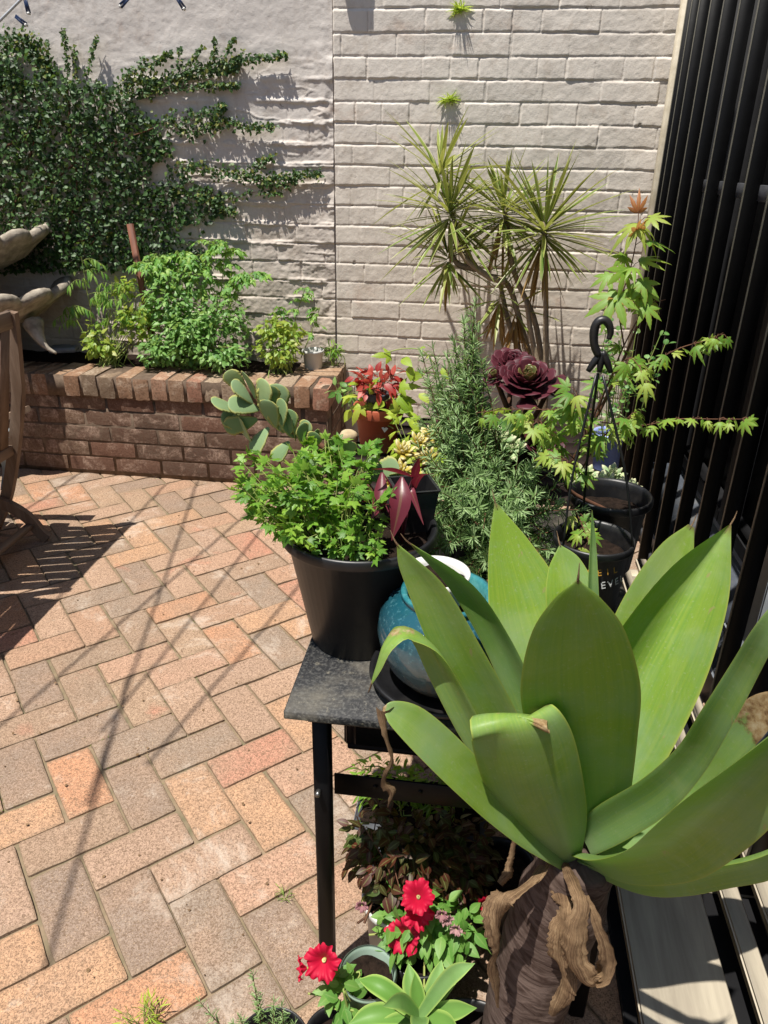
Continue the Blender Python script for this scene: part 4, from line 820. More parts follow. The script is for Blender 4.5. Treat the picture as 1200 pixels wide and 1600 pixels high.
# ================= wall tufts
for (px, py), lab in (((718, 16), 'upper little tuft of weeds growing out of a brick joint'), ((703, 157), 'lower little tuft of weeds growing from the wall above the dracaena')):
    c = onY(px, py, WY-.004); o = thing('wall_weed', lab, 'weed', c, 'weeds rooted in the brick wall'); g = MB(); n = 90
    inst(g, T_needle, np.repeat(c[None], n, 0)+rng.normal(size=(n, 3))*A(.010, .004, .004), unit(rng.normal(size=(n, 3))*A(1.3, .5, .6)+A(0, -.9, .25)), rdir(n, 1), rng.uniform(.02, .06, n)*A(1), wid=.7); g.build('leaf_tuft', M['l_vine'], o)
# ================= giant agave
ag = thing('giant_agave', 'huge broad leaved green agave rosette on a thick scarred trunk in the foreground', 'agave', (.12, .72, 0))
def crumple(mb, amp):
    for v in mb.v:
        k = 30; v += np.stack([fbm(v[:, 1]*k+v[:, 2]*k, v[:, 0]*k, 71), fbm(v[:, 0]*k+v[:, 2]*k, v[:, 1]*k, 72), fbm(v[:, 0]*k, v[:, 1]*k+v[:, 2]*k, 73)], -1)*amp
def zw(P, w_): return np.array([w_[i]*depth(p)/F for i, p in enumerate(P)])
def aleaf(pts, Wpx, lat=(1, 0, 0), chan=.12, tint=.3, dry=None, dryu=None, spine=True, th=.0035, n=34, spl=None, name='leaf'):
    P = np.array([onY(x, y, Y) for x, y, Y in pts]); Wm = zw(P, Wpx); g = MB(); Q = strap(g, P, list(Wm), lat, chan, n, 8, tint, None, th, dry, dryu)
    o = g.build(name, M['agave'], ag)
    if spine:
        s = MB(); T = unit(Q[-1]-Q[-3]); L = .018; tube(s, [Q[-2], Q[-1]+T*L*.4, Q[-1]+T*L+A(0, .004, .002)], [.0016, .0011, .0003], 6, n=6); s.build('spine', M['dry'], o)
    return o
# rear leaves first
aleaf([(905, 1080, .90), (898, 1000, .93), (890, 930, .95), (882, 880, .97), (875, 852, .98)], [40, 70, 78, 50, 3], (1, .1, 0), .1, .1)
aleaf([(925, 1150, .86), (925, 1050, .87), (924, 930, .88), (925, 850, .89), (925, 797, .89)], [26, 24, 18, 10, 1], (1, .2, 0), .5, .95, spine=False)
aleaf([(885, 1240, .83), (865, 1140, .87), (845, 1040, .91), (822, 950, .95), (795, 860, .985), (774, 786, 1.01)], [70, 110, 138, 128, 72, 3], (1, .25, 0), .10, .15)
aleaf([(930, 1240, .85), (945, 1130, .92), (985, 1010, .98), (1020, 930, 1.02), (1055, 865, 1.05), (1080, 822, 1.07)], [50, 80, 92, 84, 60, 12], (1, .1, -.35), .06, .2)
aleaf([(930, 1275, .83), (958, 1225, .87), (1005, 1155, .90), (1043, 1085, .92), (1068, 1020, .93), (1082, 975, .93)], [40, 62, 74, 70, 48, 4], (1, -.25, -.5), .18, .7, spine=False)
aleaf([(925, 1290, .81), (940, 1225, .82), (965, 1150, .85), (1000, 1060, .885), (1040, 985, .91), (1092, 895, .94), (1141, 820, .96)], [46, 84, 124, 140, 128, 84, 3], (1, -.30, -.25), .62, .35)
aleaf([(880, 1270, .81), (845, 1160, .835), (815, 1075, .85), (775, 990, .86), (722, 912, .86), (642, 850, .85)], [60, 62, 60, 56, 46, 3], (.75, -.45, .6), .15, .9)
aleaf([(860, 1280, .80), (805, 1180, .81), (765, 1100, .81), (715, 1010, .81), (672, 925, .81), (640, 880, .81), (621, 851, .81)], [56, 76, 84, 84, 68, 38, 3], (1, -.25, .25), .10, .3)
aleaf([(850, 1290, .80), (800, 1225, .80), (748, 1150, .80), (702, 1062, .81), (668, 1003, .82), (630, 982, .81), (603, 1005, .79), (590, 1040, .78), (580, 1070, .775)], [50, 56, 58, 62, 66, 60, 46, 26, 2], [(1, -.3, .3), (.95, -.4, .4), (.9, -.5, .45), (.85, -.6, .5), (.7, -.9, .4), (.4, -1, .3), (.3, -1, .3), (.3, -1, .3), (.3, -1, .2)], .16, .5, ([0, .5, .58, .70, .78, 1], [0, 0, .55, .62, .05, 0]), lambda t, u: -.45*np.abs(u)**3+.0*t)
# centre leaf leaning toward the camera
aleaf([(932, 1300, .80), (922, 1230, .775), (912, 1150, .742), (904, 1070, .712), (900, 985, .685), (900, 935, .672), (903, 906, .666)], [86, 122, 158, 182, 146, 78, 3], (1, .08, 0), .07, .25)
# left low leaf with dried tail
aleaf([(880, 1335, .78), (822, 1296, .74), (768, 1252, .71), (722, 1208, .69), (678, 1165, .68), (640, 1130, .675), (612, 1112, .672), (598, 1108, .67)], [46, 56, 62, 66, 66, 58, 36, 6], (.2, .55, .46), .14, .2, ([0, .86, .93, 1], [0, 0, .45, 1.]), spine=False)
g = MB(); strap(g, [onY(x, y, .665) for x, y in ((600, 1112), (606, 1150), (612, 1190), (603, 1220), (614, 1240), (606, 1262))], [.018, .008, .004, .011, .009, .0005], [(1, 0, 0), (.3, 1, 0), (1, 0, 0), (0, 1, 0), (1, .4, 0), (.5, 1, 0)], .5, 30, 2, .5, rag=.5); g.build('dry_leaf_tail', M['dry'], ag)
# right hand leaves
aleaf([(915, 1310, .80), (965, 1278, .76), (1030, 1238, .71), (1084, 1184, .67), (1122, 1120, .64), (1165, 1046, .62), (1205, 975, .60), (1250, 900, .60)], [50, 62, 60, 52, 48, 42, 34, 4], [(.6, -.5, -.6)]*4+[(.75, -.5, -.5)]*4, .2, .85)
aleaf([(930, 1320, .80), (1000, 1290, .80), (1080, 1235, .80), (1140, 1165, .78), (1190, 1110, .76), (1225, 1080, .75)], [50, 60, 60, 56, 50, 10], (.5, -.6, -.6), .1, .5, ([0, .6, .75, 1], [0, .2, .75, .9]))
aleaf([(908, 1338, .78), (960, 1345, .72), (1030, 1328, .66), (1088, 1282, .61), (1150, 1222, .57), (1215, 1160, .55), (1290, 1080, .54)], [40, 84, 118, 138, 142, 120, 30], (.55, .25, -.72), .22, .3)
aleaf([(905, 1345, .79), (985, 1372, .74), (1050, 1372, .70), (1120, 1358, .67), (1195, 1335, .64), (1280, 1290, .62)], [30, 56, 70, 78, 84, 20], (.2, .35, -.8), .2, .4)
aleaf([(930, 1330, .83), (1010, 1300, .88), (1090, 1262, .92), (1180, 1235, .95), (1260, 1225, .97)], [60, 100, 116, 110, 40], (.2, -.9, -.3), .12, .5)  # extra hidden leaf, added to throw shade on the cream slats
# front curled leaf
aleaf([(888, 1342, .775), (866, 1300, .74), (840, 1240, .705), (822, 1180, .685), (806, 1138, .678), (800, 1118, .69), (822, 1122, .715), (848, 1150, .735)], [46, 110, 150, 158, 142, 118, 70, 4], (1, .22, -.10), -.12, .35, ([0, .62, .72, .85, 1], [0, 0, .25, .5, 1.]), lambda t, u: .6*sstep(.2, .9, u)*sstep(.48, .64, t), spine=False, n=44)
# trunk and dry skirt
TP = [onY(905, 1335, .79), onY(880, 1400, .80), onY(850, 1480, .80), onY(822, 1560, .79), onY(800, 1630, .78), A(.07, .74, .02)]
g = MB(); tube(g, TP, [.045, .066, .066, .062, .060, .07], 28, n=40); v = g.v[0]; a_ = fbm(v[:, 0]*26, v[:, 2]*34+v[:, 1]*20, 91)*.012; v[:, 0] += a_; v[:, 1] -= a_; g.build('trunk', M['trunk'], ag)
for pts, w_, lat in (
    ([(845, 1350, .76), (815, 1385, .72), (785, 1402, .70), (776, 1440, .69), (780, 1480, .69), (772, 1520, .69), (778, 1575, .695)], [.012, .024, .03, .034, .02, .016, .004], [(.3, -1, .3), (.2, -.6, .8), (.9, -.4, .3), (1, .5, 0), (.4, 1, 0), (1, .4, 0), (1, 0, 0)]),
    ([(806, 1300, .80), (798, 1345, .79), (796, 1368, .78), (784, 1385, .77)], [.008, .010, .016, .012], (1, .3, 0)),
    ([(880, 1345, .77), (896, 1378, .72), (908, 1410, .69), (898, 1455, .675), (893, 1500, .67), (915, 1538, .67), (942, 1530, .675), (950, 1490, .68), (932, 1440, .69), (918, 1400, .71)], [.012, .018, .022, .028, .040, .044, .036, .022, .014, .004], [(1, .2, 0), (1, .4, 0), (1, -.3, 0), (1, -.2, .2), (.9, -.4, .5), (.5, -.5, .8), (.1, -.6, .8), (.9, -.3, .3), (1, -.2, 0), (1, 0, 0)]),
    ([(870, 1360, .78), (880, 1420, .73), (872, 1480, .715), (880, 1540, .71), (862, 1590, .71)], [.02, .03, .028, .034, .01], [(1, .4, 0), (.7, -1, 0), (1, .3, 0), (.5, -1, 0), (1, 0, 0)]),
    ([(855, 1345, .77), (835, 1370, .74), (810, 1392, .73)], [.012, .018, .004], (.3, -.5, .8))):
    g = MB(); strap(g, [onY(*q) for q in pts], w_, lat, .3, 80, 7, rng.random(), rag=.3); crumple(g, .007); g.build('dry_leaf', M['dry'], ag)
ac = (.07, .72, 0); pot('agave_floor_pot', 'black pot on the paving out of which the giant agave trunk leans', ac, .13, .10, .10, M['black_plastic'], soil=.012)
# ================= ivy on the rendered wall
iv = thing('climbing_fig', 'dark small leaved climbing fig spreading sideways over the rendered wall', 'climber', (-1.9, WY, .55)); gs, gl = MB(), MB()
def inpoly(x, y, poly):
    c = np.zeros(len(x), bool); n = len(poly)
    for i in range(n):
        x1, y1 = poly[i]; x2, y2 = poly[i-1]; k = ((y1 > y) != (y2 > y)) & (x < (x2-x1)*(y-y1)/(y2-y1+1e-9)+x1); c ^= k
    return c
poly = [(-140, 40), (-20, 50), (30, 75), (70, 100), (110, 125), (160, 128), (200, 150), (225, 175), (262, 205), (272, 250), (300, 285), (345, 300), (352, 335), (320, 365), (315, 420), (-140, 430)]
def toW(x, y, off): return np.array([onY(a, b, WY-o_) for a, b, o_ in zip(x, y, off)])
N = 18500; x = rng.uniform(-140, 360, N); y = rng.uniform(30, 430, N); k = inpoly(x, y, poly); x, y = x[k], y[k]
dens = fbm(x*.018, y*.018, 101)+.35*sstep(140, 230, y)-.5*sstep(170, 300, x)*sstep(0.1, .0, fbm(x*.03, y*.03, 102)); k = dens > -.05+rng.normal(size=len(x))*.08; x, y = x[k], y[k]
off = rng.random(len(x))**1.3*.10*sstep(360, 60, x)+.012; P = toW(x, y, off); n = len(P)
inst(gl, T_ivy, P, unit(rng.normal(size=(n, 3))*A(1, .4, .6)+A(0, -.2, -.35)), unit(A(-.1, -1, .55)+rng.normal(size=(n, 3))*.5), rng.uniform(.009, .030, n), np.clip(rng.random(n)**1.2*.85, 0, .84))
def tendril(pts, dn, wd, off=.015, sr=.0015):
    Q = spline(np.array(pts, float), 40); W_ = toW(Q[:, 0], Q[:, 1], np.full(40, off)); tube(gs, W_, [sr, sr*.5], 4, cap=False)
    L = np.abs(np.diff(Q, axis=0)).sum(); n = int(L*dn); t = rng.random(n)*39; i = t.astype(int); f = (t-i)[:, None]; q = Q[i]*(1-f)+Q[np.minimum(i+1, 39)]*f
    q = q+rng.normal(size=(n, 2))*wd*(1-.6*(t/39))[:, None]; P = toW(q[:, 0], q[:, 1], off+rng.random(n)*.02)
    inst(gl, T_ivy, P, unit(rng.normal(size=(n, 3))*A(1, .3, .7)+A(0, -.3, -.3)), unit(A(-.1, -1, .5)+rng.normal(size=(n, 3))*.5), rng.uniform(.010, .022, n), np.clip(rng.random(n)*1., 0, .99))
for pts, dn, wd in [([(-60, 90), (0, 70), (40, 65), (60, 90), (80, 115)], 4, 14), ([(-40, 140), (0, 128), (60, 140)], 3, 12), ([(80, 130), (74, 95), (76, 60)], .9, 3), ([(105, 125), (104, 80), (100, 48)], 1.1, 3.5), ([(118, 125), (118, 95), (116, 70)], .8, 3),
    ([(135, 125), (142, 90), (153, 55)], 1.0, 3), ([(180, 150), (205, 115), (240, 98), (268, 82)], 1.6, 7), ([(195, 130), (250, 125), (320, 105), (380, 95), (448, 86)], 2.1, 8), ([(205, 150), (250, 128), (300, 118), (350, 112), (372, 105)], 1.5, 6), ([(225, 100), (222, 88)], .8, 3), ([(278, 110), (281, 75)], .9, 3),
    ([(295, 105), (305, 88), (318, 74)], .9, 3), ([(330, 105), (336, 78), (335, 62)], 1.1, 4), ([(345, 100), (358, 75), (367, 58)], 1.1, 4), ([(372, 98), (380, 78)], .9, 3), ([(205, 150), (260, 140), (330, 134), (372, 134)], 1.6, 5), ([(250, 190), (300, 180), (340, 172), (348, 165)], 1.8, 8), ([(262, 195), (310, 205), (345, 190), (385, 198), (430, 198)], 1.8, 8),
    ([(270, 262), (330, 265), (380, 275), (420, 282), (460, 275), (500, 270)], 2.3, 8), ([(390, 275), (405, 255), (425, 245)], 1.5, 7), ([(280, 300), (330, 318), (370, 332)], 1.5, 7), ([(430, 295), (450, 285), (470, 278)], 1.2, 6), ([(320, 300), (360, 310), (400, 300), (440, 305)], .8, 6)]: tendril(pts, dn, wd)
for pts in ([(0, 235), (25, 220), (55, 205), (90, 195)], [(-20, 330), (60, 300), (140, 240), (240, 200)], [(120, 380), (150, 365), (162, 345), (160, 330)], [(140, 385), (155, 370), (175, 362)], [(0, 400), (30, 300), (60, 200), (80, 130)], [(90, 400), (120, 300), (110, 200), (105, 120)]): tendril(pts, .2, 8, .05, .006)
gs.build('stems', M['stem_b'], iv); gl.build('foliage', M['l_ivy'], iv)
# ================= planter plants
def bush(name, label, cat, base, blobs, tpl, mat, size, smat, group=None, shiny=0, droop=.5, nst=10):
    o = thing(name, label, cat, base, group); g, gs = MB(), MB()
    for c, r, n in blobs:
        c, r = A(*c), A(*r); d = rng.normal(size=(n, 3)); d = unit(d); rr = rng.random(n)**.45; P = c+d*r*rr[:, None]
        k = fbm(P[:, 0]*22+P[:, 1]*9, P[:, 2]*22, 7) > -.16; P, d, rr = P[k], d[k], rr[k]; n = len(P)
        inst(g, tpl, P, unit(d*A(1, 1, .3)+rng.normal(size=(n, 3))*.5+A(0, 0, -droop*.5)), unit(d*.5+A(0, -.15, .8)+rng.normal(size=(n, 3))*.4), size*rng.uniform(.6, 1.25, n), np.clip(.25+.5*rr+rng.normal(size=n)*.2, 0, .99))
        for i in range(nst): e = c+unit(rng.normal(size=3))*r*.8; tube(gs, [A(*base)+rng.normal(size=3)*A(.02, .02, 0)*2, (A(*base)+e)/2+rng.normal(size=3)*.02, e], [.0025, .0012], 4, n=7, cap=False)
    g.build('foliage', mat, o); gs.build('stems', smat, o); return o
def stalk(gs, gl, pts, Ys, tpl, nodes, size, per=5, droop=.6, r=.003):
    P = spline([onY(x, y, Y) for (x, y), Y in zip(pts, Ys)], 20); tube(gs, P, [r, r*.5], 5, cap=False)
    for t in nodes:
        q = P[int(t*19)]
        for b in range(2):
            a = rng.random()*6.283; d = A(math.cos(a), math.sin(a)*.7, .25); L = size*2.2; B = spline([q, q+d*L*.5, q+d*L+A(0, 0, -L*.35)], 7); tube(gs, B, .0009, 4, cap=False)
            for j in range(1, 7):
                for s in (-1, 1): 
                    if rng.random() < per/6.: inst(gl, tpl, B[j], unit(d*.5+s*np.cross(d, A(0, 0, 1))+A(0, 0, -droop)), A(0, -.3, 1)+rng.normal(size=3)*.3, size*rng.uniform(.6, 1.1))
            inst(gl, tpl, B[-1], unit(d+A(0, 0, -droop)), A(0, -.3, 1), size)
ZP = PT-.02; pc = lambda x, y, Y: onY(x, y, Y)
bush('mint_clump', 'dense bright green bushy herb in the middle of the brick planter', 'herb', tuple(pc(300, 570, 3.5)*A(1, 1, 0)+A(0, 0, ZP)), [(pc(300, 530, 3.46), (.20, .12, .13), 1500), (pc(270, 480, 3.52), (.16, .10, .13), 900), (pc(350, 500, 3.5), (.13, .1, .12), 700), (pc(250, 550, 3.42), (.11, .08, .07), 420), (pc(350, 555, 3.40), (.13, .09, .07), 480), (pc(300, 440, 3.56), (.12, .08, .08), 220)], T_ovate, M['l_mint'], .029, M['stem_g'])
o = thing('tomato_plant', 'tall tomato plant with arching compound leaves above the planter herbs', 'tomato plant', tuple(pc(310, 560, 3.58)*A(1, 1, 0)+A(0, 0, ZP))); g, gs = MB(), MB()
for pts in ([(310, 560), (315, 470), (320, 420), (330, 370)], [(330, 560), (345, 460), (350, 410), (355, 375)], [(270, 560), (255, 470), (240, 430), (250, 395)], [(300, 560), (295, 470), (290, 420), (275, 392)], [(340, 540), (370, 450), (395, 425)], [(290, 540), (262, 440), (225, 410)]): stalk(gs, g, pts, [3.58]*4 if len(pts) == 4 else [3.55]*3, T_tom, (.45, .55, .65, .72, .8, .87, .94, .99), .036, 4)
g.build('foliage', M['l_tomato'], o); gs.build('stems', M['stem_g'], o)
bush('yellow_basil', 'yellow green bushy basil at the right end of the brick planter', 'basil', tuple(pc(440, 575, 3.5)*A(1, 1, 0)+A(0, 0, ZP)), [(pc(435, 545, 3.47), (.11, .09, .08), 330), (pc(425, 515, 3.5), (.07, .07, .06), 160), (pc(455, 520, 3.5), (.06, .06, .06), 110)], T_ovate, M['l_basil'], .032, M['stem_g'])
o = thing('young_tomato_seedling', 'thin tomato seedling rising behind the white planter pot', 'tomato plant', tuple(pc(470, 570, 3.62)*A(1, 1, 0)+A(0, 0, ZP))); g, gs = MB(), MB()
for pts in ([(462, 560), (460, 510), (470, 470), (478, 448)], [(470, 560), (490, 510), (500, 480)], [(455, 560), (440, 500), (435, 480)]): stalk(gs, g, pts, [3.62]*len(pts), T_tom, (.4, .55, .7, .82, .95), .024, 4)
g.build('foliage', M['l_tomato'], o); gs.build('stems', M['stem_g'], o)
o = thing('chilli_plant', 'slender chilli plant with hanging pointed leaves at the left of the planter', 'chilli plant', tuple(pc(145, 560, 3.5)*A(1, 1, 0)+A(0, 0, ZP))); g, gs = MB(), MB()
for pts in ([(145, 560), (142, 490), (135, 450), (127, 400)], [(150, 560), (120, 500), (105, 480)], [(150, 550), (170, 500), (175, 440)], [(152, 560), (185, 500), (195, 440)]): stalk(gs, g, pts, [3.5]*len(pts), T_lance, (.5, .62, .74, .86, .97), .046, 3, 1.4)
g.build('foliage', M['l_tomato'], o); gs.build('stems', M['stem_g'], o)
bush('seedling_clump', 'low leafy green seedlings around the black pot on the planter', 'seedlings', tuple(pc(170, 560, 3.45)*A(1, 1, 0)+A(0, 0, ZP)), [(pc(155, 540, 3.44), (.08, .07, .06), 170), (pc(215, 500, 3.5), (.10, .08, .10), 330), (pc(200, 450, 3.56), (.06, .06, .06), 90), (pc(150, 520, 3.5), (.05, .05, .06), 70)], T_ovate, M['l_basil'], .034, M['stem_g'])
bush('corner_weeds', 'small green weeds growing behind the white pot at the planter corner', 'weeds', tuple(pc(520, 560, 3.66)*A(1, 1, 0)+A(0, 0, ZP)), [(pc(522, 548, 3.66), (.05, .04, .04), 90)], T_lance, M['l_parsley'], .03, M['stem_g'])
wp = onZ(491, 572, PT); pot('white_planter_pot', 'small plain white pot standing on the right end of the brick planter', (wp[0], wp[1]-.02, PT-.012), .055, .043, .10, M['white_plastic'], lip=.004, lh=.012, soil=.03)
bpp = onZ(188, 556, PT); pot('black_planter_pot', 'squat black pot on the brick planter among the seedlings', (bpp[0], bpp[1]-.04, PT-.015), .062, .052, .06, M['black_plastic'], soil=.01)
g = MB(); s0, s1 = pc(232, 500, 3.54), pc(203, 350, 3.60); beam(g, s0-(s1-s0)*.5, s1, .028, .02, (0, 1, 0)); tag(g.build('garden_stake', M['stake']), 'brown timber stake leaning in the brick planter before the climbing fig', 'stake')
# ================= shell fountain
fc = A(-2.50, 3.42, PT)
fo = thing('shell_fountain', 'weathered stone fountain with two scalloped shell basins at the left edge', 'fountain', fc)
def shell(name, Rr, zr, dz, th=.03, nf=15, cx=0.):
    g = MB(); k = 264; prof = [(.06, -dz), (.10, -dz*.98), (Rr*.45, -dz*.80), (Rr*.75, -dz*.48), (Rr*.93, -dz*.16), (Rr*1.0, -.01), (Rr*1.03, .010), (Rr*1.01, .032), (Rr*.96, .036), (Rr*.92, .015), (Rr*.86, -.02), (Rr*.6, -.07), (Rr*.3, -.09), (.001, -.095)]
    def mod(r, a, z): f = np.abs(np.sin(a*nf/2))**.6; return r*(1-.10*(1-f)*np.clip(r/Rr, 0, 1)**2)
    lathe(g, prof, (fc[0]+cx, fc[1], zr), k, 0, mod); v = g.v[0]; a = np.arctan2(v[:, 1]-fc[1], v[:, 0]-fc[0]-cx); r = np.hypot(v[:, 1]-fc[1], v[:, 0]-fc[0]-cx)
    v[:, 2] += .036*(np.abs(np.sin(a*nf/2))**.6)*sstep(Rr*.6, Rr, r)+.010*fbm(v[:, 0]*14, v[:, 1]*14, 5)+.006*fbm(v[:, 0]*50, v[:, 1]*50, 6); g.build(name, M['stone'], fo)
shell('lower_basin', .50, .815, .17); shell('upper_basin', .44, 1.075, .17)
g = MB(); lathe(g, [(.001, -.01), (.20, -.01), (.19, .03), (.12, .06), (.09, .16)], fc, 40); lathe(g, [(.05, .20), (.10, .30), (.07, .36), (.09, .42)], fc, 32); v = g.v[0]; g.build('pedestal', M['stone'], fo)
g = MB(); tube(g, [pc(52, 505, 3.34), pc(60, 525, 3.3), pc(72, 542, 3.28), pc(88, 552, 3.28)], [.05, .028, .012, .006], 10, n=14); g.build('carved_tail', M['stone'], fo)
g = MB(); add_block(g, rock_tpl(9, 7, 5, 0), pc(100, 545, 3.5), (.13, .10, .03), .3, .012, .005); tag(g.build('flat_stone', M['tile']), 'flat bluish stone lying on the planter beside the fountain foot', 'stone')
# ================= chair
chx, chy = -1.72, 2.6
ch = thing('folding_chair', 'weathered teak slatted folding chair cut off by the left edge', 'chair', (-1.95, 2.3, 0))
PA = onY(17, 487, 2.5); PB = onY(28, 640, 2.53); PCc = onY(12, 770, 2.575); PD = onY(-4, 850, 2.56)
def flat(pts, w_, h_, nm, mat='teak', lat=(0, 1, 0)):
    g = MB(); P = spline(pts, 20); T, X, Y = frames(P, lat); V = []
    for p, x, y in zip(P, X, Y): V += [p+x*w_/2+y*h_/2, p-x*w_/2+y*h_/2, p-x*w_/2-y*h_/2, p+x*w_/2-y*h_/2]
    g.add(V, [grid_faces(20, 4, True), [0, 1, 2, 3], [79, 78, 77, 76]]); return g.build(nm, M[mat], ch, False)
for dy in (0, -.56):
    e = A(0, dy, 0); flat([PA+e, (PA+PB)/2+A(.006, 0, 0)+e, PB+e, PCc+e, PD+A(-.05, 0, -.012)+e], .026, .042, 'back_post')
    flat([onY(-60, 775, 2.54)+e, onY(0, 785, 2.54)+e, onY(40, 806, 2.54)+e, onY(64, 832, 2.54)+e, onY(78, 856, 2.54)*A(1, 1, 0)+A(0, 0, .012)+e], .024, .045, 'rear_leg')
    flat([onY(42, 640, 2.63)+e, onY(10, 651, 2.63)+e, onY(-60, 680, 2.63)+e, onY(-120, 690, 2.63)+e], .05, .022, 'armrest')
g = MB(); beam(g, PA+A(-.002, -.016, -.025), PA+A(-.002, -.546, -.025), .022, .06); g.build('top_rail', M['teak_h'], ch)
lowr = PB*.55+PCc*.45; g = MB(); beam(g, lowr+A(0, -.016, 0), lowr+A(0, -.546, 0), .022, .04); g.build('lower_rail', M['teak_h'], ch)
for i in range(8):
    y = -.06-.063*i; g = MB(); beam(g, PA+A(0, y, -.052), lowr+A(0, y, .02), .012, .054, (0, 1, 0)); g.build('back_slat', M['teak'], ch)
q = onY(60, 838, 2.54)
g = MB(); beam(g, A(q[0]-.02, 2.528, .07), A(q[0]-.02, 2.0, .07), .03, .02); g.build('stretcher', M['teak_h'], ch)
g = MB(); beam(g, onY(58, 846, 2.56), onY(-30, 836, 2.56), .02, .03); g.build('side_rail', M['teak'], ch)
for i in range(7): g = MB(); x = -1.80-.065*i; box(g, (x-.058, 2.05, .425), (x, 2.56, .443), .004); g.build('seat_slat', M['teak_h'], ch)
g = MB(); nx, ny = 24, 20; U, V_ = np.meshgrid(np.linspace(0, 1, nx), np.linspace(0, 1, ny), indexing='ij')
x = -1.775-.44*U; y = 2.10+.42*V_; z = .455+.035*np.sin(np.pi*U)**.5*np.sin(np.pi*V_)**.5; g.add(np.stack([x, y, z], -1).reshape(-1, 3), [grid_faces(nx, ny)])
g.add(np.stack([x, y, z*0+.446], -1).reshape(-1, 3), [grid_faces(nx, ny)[:, ::-1]]); cu = g.build('seat_cushion', M['cloth']); tag(cu, 'pale blue and white cushion on the teak folding chair', 'cushion')
g = MB(); strap(g, [A(-1.80, 2.555, .46), onY(6, 706, 2.575), onY(10, 730, 2.58), onY(4, 765, 2.58)], [.06, .05, .035, .02], (0, 1, .2), .2, 16, 4); tag(g.build('cushion_tie', M['cloth']), 'pale blue cloth tie hanging down beside the chair leg', 'cloth tie')
# outdoor table just outside the frame (its shadow falls in)
ot = thing('outdoor_table', 'teak outdoor table off to the left, seen only by its shadow', 'table', (-2.0, 1.5, 0))
for i in range(9): g = MB(); x = -1.585-.075*i; box(g, (x-.07, 1.05, .70), (x, 1.93, .722), .003); g.build('table_slat', M['teak_h'], ot)
g = MB(); box(g, (-2.26, 1.06, .655), (-1.60, 1.10, .699)); g.build('apron', M['teak'], ot)
g = MB(); box(g, (-2.26, 1.88, .655), (-1.60, 1.92, .699)); g.build('apron', M['teak'], ot)
for x in (-2.22, -1.66):
    for y in (1.11, 1.82): g = MB(); box(g, (x, y, 0), (x+.05, y+.05, .698), .004); g.build('leg', M['teak'], ot)
# ================= clothesline
cl = thing('clothesline', 'thin overhead clothesline wires crossing above the courtyard', 'clothesline', (-1.3, 3.0, 2.3)); Hh = 2.32; sh = -SUN[:2]/(-SUN[2])*Hh*-1
sh = A(SUN[0]/-SUN[2], SUN[1]/-SUN[2])*Hh
for a, b in (((-1.30, 1.25), (-.93, 3.2)), ((-.88, 1.25), (-1.33, 3.25)), ((-.965, 1.5), (-.86, 3.0)), ((-.79, 1.4), (-.58, 2.5)), ((-1.44, 1.9), (-1.47, 3.2)), ((-1.99, 2.5), (-1.94, 3.3)), ((-.76, .85), (-1.0, 1.75))):
    a = A(*a)-sh; b = A(*b)-sh; g = MB(); P = spline([A(a[0], a[1], Hh), A((a[0]+b[0])/2+.01, (a[1]+b[1])/2, Hh-.025), A(b[0], b[1], Hh)], 14); tube(g, P, .005, 6); g.build('line_wire', M['wire'], cl)
w0, w1 = onY(-30, 62, 3.3), onY(60, -28, 3.3); g = MB(); tube(g, [w0-(w1-w0)*1.2, w0, w1, w1+(w1-w0)*2.], .005, 8, n=20); tag(g.build('hanging_cable', M['wire']), 'grey cable hanging across the top left corner before the wall', 'cable')
for (a, b), Y in ((((203, -6), (188, 10)), 3.3), (((274, -8), (288, 14)), 3.3), (((38, -6), (45, 21)), 3.3), (((24, 25), (41, 39)), 3.3)):
    p0, p1 = onY(*a, Y), onY(*b, Y); o = thing('clothes_peg', 'dark blue clothes peg dangling at the top edge before the rendered wall', 'clothes peg', p0, 'dark blue pegs at the top edge'); d = unit(p1-p0); s = unit(np.cross(d, A(0, 1, 0)))
    for q in (-1, 1): g = MB(); beam(g, p0+s*.003*q, p1+s*.0055*q, .008, .004, (0, 1, 0)); g.build('peg_half', M['peg'], o)
    g = MB(); beam(g, p1-d*.004, p1+d*.004, .009, .014, (0, 1, 0)); g.build('peg_tip', M['white_plastic'], o)
# ================= under the table
gp = onZ(640, 1268, .14); o = thing('grey_trough', 'long grey plastic trough of plants in the shade under the table', 'trough', (gp[0], gp[1], 0)); g = MB()
box(g, (gp[0]-.11, gp[1]-.05, .001), (gp[0]+.16, gp[1]+.09, .128), .01); box(g, (gp[0]-.12, gp[1]-.06, .1285), (gp[0]+.17, gp[1]+.10, .14), .004); g.build('trough_body', M['grey_plastic'], o)
g = MB(); box(g, (gp[0]-.105, gp[1]-.045, .141), (gp[0]+.155, gp[1]+.085, .146)); g.build('soil', M['soil'], o)
bush('trough_plant', 'fine green plant growing in the grey trough below the tray', 'plant', (gp[0], gp[1]+.02, .14), [((gp[0]-.05, gp[1]+.02, .20), (.09, .05, .06), 240), ((gp[0]+.06, gp[1]+.02, .19), (.08, .05, .05), 150)], T_lance, M['l_parsley'], .026, M['stem_g'])
c1 = onZ(625, 1385, .17); pot('white_rim_pot', 'round white rimmed pot holding the dusky coleus behind the table leg', (c1[0], c1[1], 0), .075, .058, .15, M['white_plastic'], lip=.006, lh=.014)
bush('dusky_coleus', 'reddish and green coleus in the shade behind the table leg', 'coleus', (c1[0], c1[1], .14), [((c1[0], c1[1]+.01, .24), (.11, .08, .09), 640), ((c1[0]+.10, c1[1]+.06, .20), (.09, .08, .08), 400), ((c1[0]-.06, c1[1]+.04, .27), (.05, .05, .06), 150)], T_ovate, M['l_coleus2'], .026, M['stem_b'], droop=.8)
